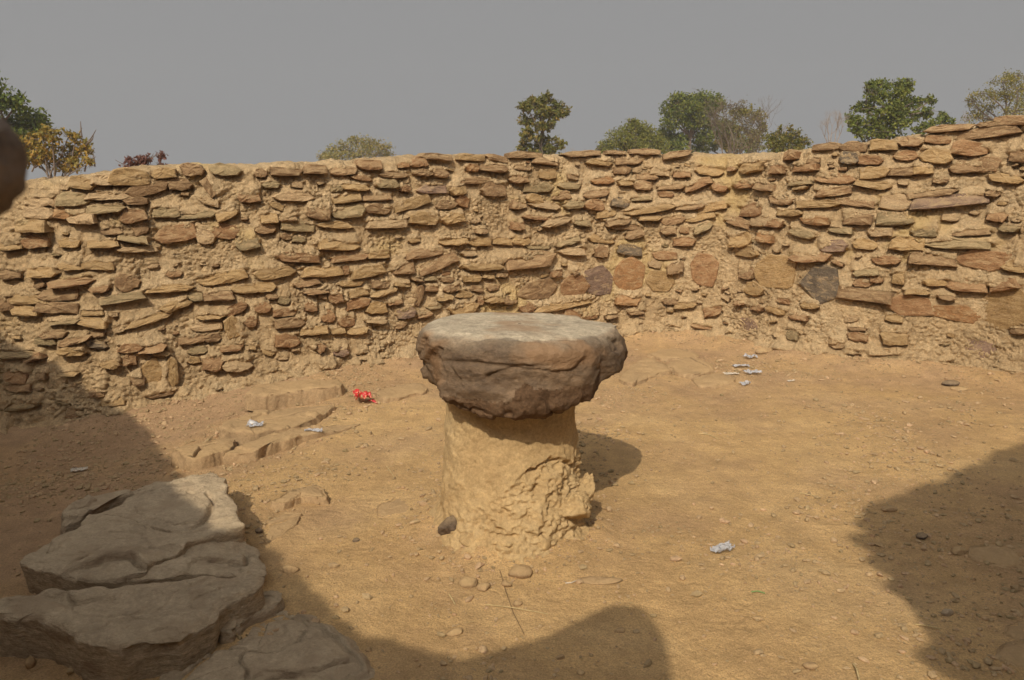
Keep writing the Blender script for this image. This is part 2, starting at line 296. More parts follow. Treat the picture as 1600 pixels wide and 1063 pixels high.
def stone_mesh(name, a, b, p, rn, flat=False, back=0.10):
    """one rubble stone: irregular outline in the wall plane, chamfered uneven face; X along wall, Y out, Z up"""
    # broken slab outline: blunt or pointed ends, flat bed below, stepped or sloping top
    cs = []
    yl, yr = rn.uniform(-0.55, 0.35), rn.uniform(-0.55, 0.35)
    if flat:
        m0 = rn.randint(5, 8); ph = rn.uniform(0, 6.28)
        for i in range(m0):
            t = ph + 2*math.pi*(i+rn.uniform(-0.25, 0.25))/m0; k = rn.uniform(0.86, 1.15)
            cs.append((k*math.cos(t)*1.05, k*math.sin(t)*1.05))
    else:
        if rn.random() < 0.45: cs += [(1.0-rn.uniform(0, 0.12), -0.75-rn.uniform(0, 0.2)), (1.0-rn.uniform(0, 0.25), rn.uniform(0.25, 0.8))]
        else: cs += [(0.72, -0.85), (1.05, yr), (0.70, rn.uniform(0.4, 0.85))]
        cs += [(rn.uniform(0.15, 0.5), rn.uniform(0.75, 1.05))]
        if rn.random() < 0.6: cs += [(rn.uniform(-0.5, 0.0), rn.uniform(0.7, 1.05))]
        if rn.random() < 0.45: cs += [(-1.0+rn.uniform(0, 0.25), rn.uniform(0.25, 0.8)), (-1.0+rn.uniform(0, 0.12), -0.75-rn.uniform(0, 0.2))]
        else: cs += [(-0.70, rn.uniform(0.4, 0.85)), (-1.05, yl), (-0.72, -0.85)]
        cs += [(rn.uniform(-0.3, 0.3), -0.9-rn.uniform(0, 0.15))]
    out = []
    for i in range(len(cs)):
        (x0, z0), (x1, z1) = cs[i], cs[(i+1) % len(cs)]
        out.append((x0, z0))
        if flat:
            for t in (0.3, 0.68): out.append(((x0+(x1-x0)*t)*rn.uniform(0.98, 1.09), (z0+(z1-z0)*t)*rn.uniform(0.98, 1.09)))
        elif math.hypot((x1-x0)*a, (z1-z0)*b) > 0.45*min(a, 3*b):
            t = rn.uniform(0.35, 0.65); out.append((x0+(x1-x0)*t+rn.uniform(-.04, .04), z0+(z1-z0)*t+rn.uniform(-.12, .10)))
    n = len(out)
    v, f = [], []
    lean = rn.uniform(0.05, 0.5) if not flat else rn.uniform(0, 0.2)
    tiltx = rn.uniform(-0.3, 0.3)
    cxo, czo = rn.uniform(-0.15, 0.15), rn.uniform(-0.2, 0.2)
    prof = [(-back, 0.94, 0), (-0.01, 1.0, 0.03), (p*0.78, 0.99, 0.10), (p*0.97, 0.91, 0.16), (p*1.0, 0.55, 0.22)]
    for y, sc, jt in prof:
        for (x, z) in out:
            xx = cxo*(1-sc) + x*sc*(1+rn.uniform(-jt, jt)*0.25); zz = czo*(1-sc) + z*sc*(1+rn.uniform(-jt, jt)*0.4)
            yy = y + (p*(-lean*z + tiltx*x) + rn.uniform(-jt, jt)*p*0.55 if y > 0 else 0)
            v.append((xx*a, yy, zz*b))
    m = len(prof)
    v.append((cxo*a, p*1.05, czo*b)); c = len(v)-1
    q, t3 = [], []
    for r in range(m-1):
        for i in range(n):
            j = (i+1) % n
            q.append((r*n+i, r*n+j, (r+1)*n+j, (r+1)*n+i))
    for i in range(n):
        t3.append(((m-1)*n+i, (m-1)*n+(i+1) % n, c))
    q = np.array(q)[:, ::-1]; t3 = np.array(t3)[:, ::-1]
    return np.array(v), [q, t3]

recs = []
for x, y, w, h, tl, c in stones:
    u, z, k = on_wall(x, y)
    dist = WDIST[k]
    tang = np.array([-WN[k][1], WN[k][0]]); vd = WP[k]/dist
    fore = max(0.45, abs(vd[0]*WN[k][0] + vd[1]*WN[k][1]))
    sc = dist/FPX/math.cos(PITCH)*1.0
    a, b = w*0.5*sc/fore*1.01, h*0.5*sc*1.07
    a *= 1-0.22*max(0, 0.9-fore)
    flat = (h > 26 and w < 75 and h/w > 0.38 and y > 400)
    p = rnd.uniform(0.020, 0.034) if flat else min(0.10, rnd.uniform(0.034, 0.072) + 0.07*max(0, a-0.12))
    recs.append(dict(u=u, z=z, k=k, a=a, b=b, p=p, t=R(tl + rnd.gauss(0, 4.5)), c=c, flat=flat, size=w*h))
# extra stones beyond the frame edges, where another camera could look, and little chips between the read stones
seen = len(recs)
def clear(u, z, ra):
    for r in recs:
        if abs(r['u']-u) < (r['a']+ra)*0.95 and abs(r['z']-z) < (r['b']+ra*0.55)*0.95: return False
    return True
uL, uR = on_wall(0, 500)[0], on_wall(1600, 450)[0]
nin = 0
for tries in range(2600):
    u = rnd.uniform(0.1, WU[-1]-0.1); k = min(int(u/STEP), len(WU)-1); z = rnd.uniform(0.02+float(slope(*WP[k])), WH[k]-0.05)
    off = u < uL-0.02 or u > uR+0.02
    a = rnd.uniform(0.07, 0.17) if off else rnd.choice([rnd.uniform(0.022, 0.04), rnd.uniform(0.03, 0.075)])
    b = a*rnd.uniform(0.3, 0.5) if off else a*rnd.uniform(0.35, 0.7)
    if clear(u, z, a) and (off or nin < 150):
        nin += not off
        recs.append(dict(u=u, z=z, k=k, a=a, b=b, p=rnd.uniform(0.02, 0.05)*(1 if off else 0.75), t=R(rnd.gauss(0, 12)), c=rnd.choice('bbootttrg'), flat=False, size=0))
    if len(recs) > seen + 360: break

# mortar sheet: front face, rounded top, back face
NC = len(WU); NF, NT, NB = 225, 28, 8
ZB = -0.12
tf = np.linspace(0, 1, NF)
WB = slope(WP[:, 0], WP[:, 1])                                       # ground level along the wall
zf = (ZB+WB)[None, :] + tf[:, None]*((WH-0.07)-(ZB+WB))[None, :]                       # NF x NC
U2 = np.broadcast_to(WU[None, :], zf.shape)
pp = np.stack([U2.ravel(), np.zeros(zf.size), zf.ravel()], 1)
big = fbm(pp, 1.5, 2, 0.5, 3.0).reshape(zf.shape)
lump = fbm(pp*np.array([1, 1, 1.35]), 7.0, 2, 0.55, 9.0).reshape(zf.shape)
crumb = fbm(pp*np.array([1, 1, 1.5]), 22.0, 3, 0.55, 21.0).reshape(zf.shape)
rid = fbm(pp*np.array([1, 1, 1.7]), 11.0, 2, 0.5, 31.0, True).reshape(zf.shape)
D = 0.022*big + 0.011*lump
for r in recs:                                                      # mud laid over the top of each stone
    c0, c1 = max(0, int((r['u']-r['a']-0.12)/STEP)), min(NC, int((r['u']+r['a']+0.12)/STEP))
    if c1 <= c0: continue
    du = WU[None, c0:c1]-r['u']; dz = zf[:, c0:c1]-r['z']
    ct, st = math.cos(r['t']), math.sin(r['t'])
    x = du*ct + dz*st; y = -du*st + dz*ct
    e = np.clip(1.25 - (np.abs(x)/(r['a']*1.12))**4, 0, 1)
    L = rnd.uniform(0.025, 0.075)
    cov = 0.0 if r['flat'] else rnd.choice([0.3, 0.6, 0.85, 1.1, 1.3])          # how far the mud laps down over the face
    lim = r['b']*(0.75-cov*0.75) + r['b']*0.55*lump[:, c0:c1]
    bul = r['p']*(rnd.uniform(0.75, 1.02) if cov else rnd.uniform(0.3, 0.8))*np.exp(-np.maximum(y-r['b']*0.8, 0)/L)*e
    bul = bul*sstep(-0.4, 0.25, (y-lim)/r['b']) + 0.006*crumb[:, c0:c1]*(y > lim)
    r['lim'] = (0.75-cov*0.75)
    sub = D[:, c0:c1]
    D[:, c0:c1] = np.where((y > lim-r['b']*0.4) & (y > -r['b']*0.75), np.maximum(sub, bul + np.maximum(sub, 0)*0.3), sub)
for r in recs:
    c0, c1 = max(0, int((r['u']-r['a']-0.12)/STEP)), min(NC, int((r['u']+r['a']+0.12)/STEP))
    if c1 <= c0: continue
    du = WU[None, c0:c1]-r['u']; dz = zf[:, c0:c1]-r['z']
    ct, st = math.cos(r['t']), math.sin(r['t'])
    x = du*ct + dz*st; y = -du*st + dz*ct
    e = np.clip(1.2 - (np.abs(x)/(r['a']))**4, 0, 1)
    dep = (0.008 if r['flat'] else rnd.uniform(0.022, 0.055))
    D[:, c0:c1] -= dep*np.exp(-np.maximum(-y-r['b']*0.8, 0)/0.035)*e*(y < -r['b']*0.45)
    ins = (np.abs(x) < r['a']*0.92) & (np.abs(y) < r['b']*0.8) & (y < r['b']*(r.get('lim', 0.6)+0.55*lump[:, c0:c1]-0.1))
    sub = D[:, c0:c1]; sub[ins] = np.minimum(sub[ins], r['p']*0.5-0.012)
wx = U2.ravel()+0.012*crumb.ravel(); wz = zf.ravel()+0.010*rid.ravel()
w1, w2, _ = worley(wx*19, wz*24, 1); w3, w4, _ = worley(wx*42, wz*50, 2)
rough = sstep(-0.35, 0.25, fbm(pp, 2.2, 3, 0.5, 71.0)).reshape(zf.shape)*0.85+0.15    # crumbly here, smoothed by hand there
clod = (0.010*(np.clip((w2-w1)*2.2, 0, 1)-0.6)*(pn(np.floor(pp*17.0)+0.37) > -0.3) + 0.006*(np.clip((w4-w3)*2, 0, 1)-0.5)).reshape(zf.shape)*rough
D += (0.0055*crumb + 0.003*rid)*(0.4+0.6*rough) + clod*2.0
foot = 0.16*np.exp(-np.maximum(zf-WB[None, :]-0.02, 0)/0.10)                   # earth washed down to the foot
D += foot*(0.75+0.5*lump)
V = np.zeros((NF+NT+NB, NC, 3), np.float32)
nx, ny = WN[:, 0], WN[:, 1]
offn = D - BATTER*zf
V[:NF, :, 0] = WP[None, :, 0] + nx*offn; V[:NF, :, 1] = WP[None, :, 1] + ny*offn; V[:NF, :, 2] = zf + 0.004*crumb
TH = 0.46
for i in range(NT):
    s = (i+1)/NT; th = math.pi*s
    o = -TH*(1-math.cos(th))/2; dz = 0.07*math.sin(th)**0.7 if s < 1 else 0.0
    fade = (1-s)**2
    base = offn[-1]
    q = p3(WU, o*3.0, 7.0)
    nn = 0.014*fbm(q, 8.0, 4)
    V[NF+i, :, 0] = WP[:, 0] + nx*(base*fade - BATTER*WH*(1-fade) + o + nn*math.cos(th))
    V[NF+i, :, 1] = WP[:, 1] + ny*(base*fade - BATTER*WH*(1-fade) + o + nn*math.cos(th))
    V[NF+i, :, 2] = WH - 0.07 + dz + nn*1.3
for i in range(NB):
    s = (i+1)/NB
    V[NF+NT+i, :, 0] = WP[:, 0] - nx*(TH + BATTER*WH - 0.0*s); V[NF+NT+i, :, 1] = WP[:, 1] - ny*(TH + BATTER*WH)
    V[NF+NT+i, :, 2] = (WH-0.07)*(1-s) + (ZB+WB)*s
WALLD = D
wall = thing('rubble_wall', 'long curving wall of rough brown stones set in tan mud mortar behind the stone table', 'wall', (0.5, 7.6, 0))
mo = link('mortar', mesh_np('mortar', V.reshape(-1, 3), grid_faces(NF+NT+NB, NC)), M_mortar, wall)
wall_inv = Matrix.Translation((-0.5, -7.6, 0))
mo.matrix_parent_inverse = wall_inv

def stone_matrix(r):
    k = r['k']; n = WN[k]
    off = -BATTER*r['z']
    loc = Vector((WP[k][0]+n[0]*off, WP[k][1]+n[1]*off, r['z']))
    y = Vector((n[0], n[1], 0)); z = Vector((0, 0, 1)); x = y.cross(z)
    x2 = x*math.cos(r['t']) - z*math.sin(r['t']); z2 = x*math.sin(r['t']) + z*math.cos(r['t'])
    m = Matrix((x2, y, z2)).transposed().to_4x4(); m.translation = loc
    return m
order = sorted(range(seen), key=lambda i: -recs[i]['size'])
single = set(order[:300])
cv, cq, ct3, cm_q, cm_t, base_n = [], [], [], [], [], 0
mk = list(SM.keys())
for i, r in enumerate(recs):
    rn = random.Random(1000+i)
    v, f = stone_mesh('stone', r['a'], r['b'], r['p'], rn, r['flat'])
    M = stone_matrix(r)
    if i in single:
        o = link('stone', mesh_np('stone', v, f, False), SM[r['c']], wall)
        o.matrix_parent_inverse = wall_inv; o.matrix_basis = M
    else:
        Mn = np.array(M); vw = v @ Mn[:3, :3].T + Mn[:3, 3]
        cv.append(vw); cq.append(f[0]+base_n); ct3.append(f[1]+base_n); base_n += len(v)
        cm_q += [mk.index(r['c'])]*len(f[0]); cm_t += [mk.index(r['c'])]*len(f[1])
me = mesh_np('small_stones', np.concatenate(cv), [np.concatenate(cq), np.concatenate(ct3)], False)
o = link('small_stones', me, [SM[k] for k in mk], wall); o.matrix_parent_inverse = wall_inv; o['kind'] = 'stuff'
me.polygons.foreach_set('material_index', np.array(cm_q+cm_t, dtype=np.int32)); me.update()
# ------------------------------------------------------------------ ground
_sub = slice(0, None, 12)
def wall_dist(x, y):
    out = np.full(len(x), 1e3, np.float32)
    for px_, py_ in WP[_sub]:
        np.minimum(out, (x-px_)**2+(y-py_)**2, out=out)
    return np.sqrt(out)
TC = np.array([0.0, 3.50])                                          # foot of the stone table
def ground_z(x, y, fine=True):
    x = np.asarray(x, np.float32).ravel(); y = np.asarray(y, np.float32).ravel()
    q = p3(x, y)
    z = 0.016*fbm(q, 0.9, 3) + 0.006*fbm(q, 4.5, 3, 0.5, 5.0)
    z = z + slope(x, y).astype(np.float32)
    near = (np.abs(x) < 7) & (y > -1.5) & (y < 9.5)
    wd = np.full(len(x), 5.0, np.float32); wd[near] = wall_dist(x[near], y[near])
    z = z + 0.075*np.exp(-(wd/0.28)**2)*(1+0.5*fbm(q, 3.0, 2, 0.5, 8.0))
    dt = np.hypot(x-TC[0], y-TC[1])
    z = z + 0.055*np.exp(-((dt-0.30)/0.17)**2)*(1+0.6*fbm(q, 5.0, 2, 0.5, 2.0))
    if fine:
        patch = sstep(-0.25, 0.45, fbm(q, 0.8, 3, 0.5, 40.0))
        z = z + (0.0007+0.0016*patch)*fbm(q, 26.0, 3, 0.6, 3.0) + 0.004*patch*np.maximum(fbm(q, 13.0, 2, 0.5, 60.0)-0.1, 0)
    return z
def geo(a, b, n):
    return np.sign(a)*np.geomspace(abs(a), abs(b), n)
gx = np.concatenate([geo(-2600, -5.2, 16), np.arange(-4.9, -3.4, 0.03), np.arange(-3.4, 4.9, 0.0115), np.arange(4.92, 5.6, 0.03), geo(5.8, 2600, 16)])
ys, yy = [], 1.9
while yy < 8.4:
    ys.append(yy); yy += 0.0062 + 0.0022*(yy-1.9)
gy = np.concatenate([geo(-2600, -1.6, 16), np.arange(-1.5, 1.9, 0.06), ys, np.arange(8.45, 10, 0.1), geo(10.2, 2600, 18)])
GX, GY = np.meshgrid(gx, gy)
gz = ground_z(GX, GY)
gme = mesh_np('ground', np.stack([GX.ravel(), GY.ravel(), gz], 1), grid_faces(len(gy), len(gx)))
# browner, stonier soil at the back and the left; paler trodden sand in front of the table
X_, Y_ = GX.ravel(), GY.ravel()
tone = sstep(4.6, 6.4, Y_)*0.55 + sstep(-1.0, -2.4, X_)*0.9 + sstep(1.5, 2.4, X_)*sstep(4.2, 3.4, Y_)*0.7
tone = np.clip(tone + 0.55*fbm(p3(X_, Y_), 1.6, 4, 0.55, 77.0), 0, 1)*np.where((np.abs(X_) < 8) & (np.abs(Y_) < 11), 1, 0.6)
at = gme.attributes.new('tone', 'FLOAT', 'POINT'); at.data.foreach_set('value', tone.astype(np.float32))
ground = link('ground', gme, M_soil); ground['kind'] = 'structure'

# gravel: too many to count
def ico():
    t = (1+5**0.5)/2
    v = np.array([(-1, t, 0), (1, t, 0), (-1, -t, 0), (1, -t, 0), (0, -1, t), (0, 1, t), (0, -1, -t), (0, 1, -t), (t, 0, -1), (t, 0, 1), (-t, 0, -1), (-t, 0, 1)], float)
    v /= np.linalg.norm(v[0])
    f = np.array([(0, 11, 5), (0, 5, 1), (0, 1, 7), (0, 7, 10), (0, 10, 11), (1, 5, 9), (5, 11, 4), (11, 10, 2), (10, 7, 6), (7, 1, 8), (3, 9, 4), (3, 4, 2), (3, 2, 6), (3, 6, 8), (3, 8, 9), (4, 9, 5), (2, 4, 11), (6, 2, 10), (8, 6, 7), (9, 8, 1)])
    return v, f
IV, IF = ico()
def scatter(n, xy, rad, sink=0.35, flat=(0.35, 0.8)):
    rr = npr
    ang = rr.uniform(0, 2*np.pi, n)
    jit = 1+rr.uniform(-0.33, 0.33, (n, 12, 1))
    v = IV[None]*jit
    v = v*np.stack([rad*rr.uniform(0.8, 1.5, n), rad*rr.uniform(0.6, 1.0, n), rad*rr.uniform(*flat, n)], 1)[:, None, :]
    c, s = np.cos(ang)[:, None], np.sin(ang)[:, None]
    x = v[..., 0]*c-v[..., 1]*s; y = v[..., 0]*s+v[..., 1]*c
    z = v[..., 2] + (ground_z(xy[:, 0], xy[:, 1]) + rad*sink)[:, None]
    vv = np.stack([x+xy[:, 0:1], y+xy[:, 1:2], z], -1).reshape(-1, 3)
    return vv, (IF[None]+(np.arange(n)*12)[:, None, None]).reshape(-1, 3)
cand = np.stack([npr.uniform(-3.6, 4.6, 150000), npr.uniform(1.9, 8.0, 150000)], 1)
cand = cand[np.abs(cand[:, 0]) < cand[:, 1]*0.72+0.3]
wd = wall_dist(cand[:, 0].astype(np.float32), cand[:, 1].astype(np.float32))
x_, y_ = cand.T
dens = 0.14 + 0.8*sstep(0.0, 0.6, fbm(p3(x_, y_), 1.1, 3, 0.55, 12.0))
dens += 0.8*sstep(0.5, 0.1, wd) + 0.7*sstep(1.3, 1.7, x_)*sstep(4.3, 3.2, y_) + 0.5*sstep(-0.9, -1.6, x_)*sstep(3.4, 4.2, y_)
dens += 0.9*np.exp(-((np.hypot(x_-TC[0], y_-TC[1])-0.42)/0.15)**2)
keep = (npr.uniform(0, 1, len(cand)) < dens*0.62) & (np.hypot(x_-TC[0], y_-TC[1]) > 0.3)
cand = cand[keep][:34000]
rad = np.clip(np.exp(npr.normal(math.log(0.0046), 0.6, len(cand))), 0.0025, 0.02)
gv, gf = scatter(len(cand), cand, rad)
gr = link('gravel', mesh_np('gravel', gv, gf, False), M_gravel); gr['kind'] = 'stuff'

# ------------------------------------------------------------------ rock slabs
def dens_outline(pts, n, jit, rn, seed):
    pts = np.array(pts, float)
    m = len(pts); out = []
    for i in range(m):
        a, b = pts[i], pts[(i+1) % m]
        pa, nb = pts[i-1], pts[(i+2) % m]
        for t in np.linspace(0, 1, 24, endpoint=False):
            lin = a*(1-t)+b*t
            cr = 0.5*((2*a)+(-pa+b)*t+(2*pa-5*a+4*b-nb)*t*t+(-pa+3*a-3*b+nb)*t**3)
            out.append(lin*0.55+cr*0.45)
    out.append(out[0]); out = np.array(out)
    s = np.concatenate([[0], np.cumsum(np.linalg.norm(np.diff(out, axis=0), axis=1))])
    u = np.linspace(0, s[-1], n, endpoint=False)
    P = np.stack([np.interp(u, s, out[:, 0]), np.interp(u, s, out[:, 1])], 1)
    nn = np.stack([fbm(p3(P[:, 0], P[:, 1], seed), 7.0, 4, 0.55), fbm(p3(P[:, 0], P[:, 1], seed+50), 7.0, 4, 0.55)], 1)
    return P + nn*jit
def slab_mesh(name, pix, ztop, rise=(0, 0), n=190, jit=0.014, rough=0.012, seed=1.0, cracks=(), out=0.02, deep=0.07, edge=0.012, ledge=0.0, er=0.016, crazed=0.012):
    """pix: outline of the top face in the photograph; rise: tilt of the top (dz/dx, dz/dy)"""
    P = dens_outline([on_ground(x, y, ztop)[:2] for x, y in pix], n, jit, rnd, seed)
    C = P.mean(0)
    rads = np.linalg.norm(P-C, axis=1)[:, None]
    rings, zs = [], []
    for s, fr in ((-0.2, out), (0.2, out*0.8), (0.5, out*0.45), (0.72, out*0.25), (0.88, out*0.05)):
        w = fbm(p3(P[:, 0]*2, P[:, 1]*2, seed+s*ztop*60), 5.0, 3)
        rings.append(C+(P-C)*(1+(fr+0.010*w[:, None])/np.maximum(rads, 0.05)))
        zs.append(('side', s))
    ins = np.concatenate([[0.006, 0.015, 0.03, 0.05], np.linspace(0.07, 1.0, 60)])
    for t in ins:
        rings.append(P*(1-t)+C*t); zs.append(('top', t))
    ring = np.concatenate(rings); nr = len(rings)
    q = p3(ring[:, 0], ring[:, 1], seed)
    top = ztop + rise[0]*(ring[:, 0]-C[0]) + rise[1]*(ring[:, 1]-C[1])
    top = top + rough*1.4*fbm(q, 2.2, 3) + rough*0.45*fbm(q, 11.0, 4, 0.55)
    if ledge:                                                       # thin broken layers on the top face
        st = fbm(q*np.array([1, 1.6, 1], np.float32), 1.3, 5, 0.42, 4.0)
        top = top + 1.6*ledge*(sstep(0.02, 0.045, st)+sstep(0.38, 0.41, st)-sstep(-0.34, -0.37, st)) - ledge
    if crazed:                                                      # natural joints breaking the top into plates
        wv = 0.10*np.stack([fbm(q, 3.0, 3, 0.5, 61.0), fbm(q, 3.0, 3, 0.5, 71.0)], 1)
        k1, k2, kid = worley((ring[:, 0]+wv[:, 0])*2.3+seed, (ring[:, 1]+wv[:, 1])*5.0+seed, 3)
        e1, e2, eid = worley((ring[:, 0]+wv[:, 0])*7+seed, (ring[:, 1]+wv[:, 1])*13+seed, 5)
        top = top + crazed*0.9*kid + crazed*0.35*eid*sstep(0.1, 0.5, fbm(q, 2.6, 2, 0.5, 91.0))
        top = top - crazed*1.5*np.exp(-((k2-k1)/0.022)**2)*sstep(-0.3, 0.3, fbm(q, 2.0, 2, 0.5, 81.0))
    for c in cracks:
        cw = np.array([on_ground(x, y, ztop)[:2] for x, y in c['p']])
        dmin = np.full(len(ring), 9.0); sgn = np.zeros(len(ring))
        wob = np.stack([fbm(q, 8.0, 3, 0.5, 9.0), fbm(q, 8.0, 3, 0.5, 19.0)], 1)*0.012
        rr_ = ring + wob
        for a, b in zip(cw[:-1], cw[1:]):
            ab = b-a; t = np.clip(((rr_-a)@ab)/(ab@ab), 0, 1); dv = rr_-(a+t[:, None]*ab)
            d = np.linalg.norm(dv, axis=1); cl = d < dmin; dmin[cl] = d[cl]
            sgn[cl] = np.sign(ab[0]*dv[cl, 1]-ab[1]*dv[cl, 0])
        top = top - 2.2*c.get('d', 0.02)*np.exp(-(dmin/c.get('w', 0.008))**2)
        if 's' in c: top = top - 1.5*c['s']*sstep(-0.004, 0.004, dmin*sgn)*np.exp(-(dmin/c.get('r', 0.25))**2)
    zz = np.zeros(len(ring))
    for i, (k, t) in enumerate(zs):
        sl = slice(i*n, (i+1)*n)
        if k == 'side':
            base = top[5*n:6*n]
            zz[sl] = (-deep if t < 0 else base*t - deep*0.2*(1-t))
        else:
            dd = t*rads[:, 0]
            zz[sl] = top[sl] - edge*np.exp(-(dd/er))
    v = np.concatenate([np.concatenate([ring, zz[:, None]], 1)])
    return mesh_np(name, v, grid_faces(nr, n, True))
def slab(label, pix, ztop, m, name='rock_slab', group=None, cat='rock', **k):
    o = link(name, slab_mesh(name, pix, ztop, **k), m)
    # move origin to the slab's foot
    c = on_ground(sum(p[0] for p in pix)/len(pix), sum(p[1] for p in pix)/len(pix), 0.0)
    o.data.transform(Matrix.Translation((-c[0], -c[1], 0))); o.location = (c[0], c[1], 0)
    return tag(o, label, cat, group)

t = thing('rock_slab', 'broad grey layered rock slab in the left foreground, half in sun at its far right corner', 'rock', tuple(on_ground(230, 840)))
inv = Matrix.Translation(-t.location)
o = link('lower_layer', slab_mesh('lower_layer', [(26, 884), (62, 858), (100, 832), (180, 815), (300, 800), (372, 800), (384, 832), (400, 840), (414, 872), (409, 884), (330, 893), (230, 903), (136, 910), (112, 904), (72, 893)], 0.125,
         seed=3.0, rise=(-0.06, 0.0), ledge=0.004, n=260, crazed=0.005, out=-0.03, cracks=[dict(p=[(232, 888), (300, 866), (385, 852), (380, 868), (330, 872)], d=0.012, s=0.012, r=0.1), dict(p=[(130, 880), (180, 862), (218, 872), (222, 885)], d=0.016, w=0.012, s=-0.015, r=0.06)], jit=0.016), M_slab, t)
o.matrix_parent_inverse = inv
o = link('upper_layer', slab_mesh('upper_layer', [(72, 852), (85, 835), (146, 803), (202, 778), (252, 760), (334, 741), (352, 752), (362, 780), (377, 812), (379, 824), (303, 838), (262, 858), (225, 884), (150, 896), (110, 892), (75, 882)], 0.165,
         seed=8.0, n=260, rise=(0.01, 0.03), crazed=0.005, out=-0.03, cracks=[dict(p=[(148, 803), (185, 803), (225, 815), (265, 830)], d=0.012, w=0.007, s=0.007), dict(p=[(325, 772), (335, 785), (318, 812), (300, 822)], d=0.015, w=0.012), dict(p=[(120, 880), (165, 866), (200, 865), (222, 880)], d=0.016, w=0.010, s=-0.018, r=0.05)], jit=0.022, edge=0.008, er=0.01, ledge=0.005), M_slab, t)
o.matrix_parent_inverse = inv
slab('narrow cracked rock ledge along the far side of the broad grey slab', [(97, 803), (112, 786), (180, 762), (250, 744), (300, 732), (334, 728), (330, 739), (252, 754), (202, 772), (146, 798), (104, 822)], 0.125, M_slab,
     seed=5.0, jit=0.02, cracks=[dict(p=[(110, 802), (160, 788), (220, 762), (300, 742)], d=0.016, s=0.015)], ledge=0.008, n=150)
slab('thick dark rock block at the bottom left corner with a steep front face', [(-90, 960), (-40, 945), (20, 925), (66, 913), (108, 921), (160, 915), (235, 905), (300, 898), (402, 893), (404, 906), (358, 932), (330, 960), (290, 978), (235, 996), (182, 1006), (120, 996), (60, 966), (-20, 962)], 0.165, M_slab,
     seed=12.0, jit=0.02, edge=0.022, er=0.018, out=-0.02, rough=0.016, n=300, ledge=0.004, crazed=0.005, cracks=[dict(p=[(80, 930), (120, 945), (170, 935)], d=0.01, w=0.02)])
slab('small rounded ledge of rock between the thick dark block and the flat bedrock', [(328, 966), (345, 945), (372, 930), (405, 918), (440, 924), (432, 944), (395, 956), (368, 975), (345, 985)], 0.06, M_slab, seed=15.0, n=140, jit=0.02)
slab('low flat bedrock sheet in shadow at the bottom edge, left of centre', [(214, 1050), (232, 1022), (270, 1000), (335, 988), (372, 972), (400, 958), (440, 950), (500, 975), (548, 1010), (560, 1036), (552, 1055), (520, 1085), (430, 1100), (260, 1100)], 0.03, M_slab, seed=18.0, edge=0.018, er=0.05, out=0.08, jit=0.035,
     cracks=[dict(p=[(268, 1078), (300, 1040), (340, 1010), (385, 975), (430, 945)], d=0.022, w=0.012, s=0.01), dict(p=[(420, 1060), (500, 1050), (545, 1030)], d=0.015)], ledge=0.006)
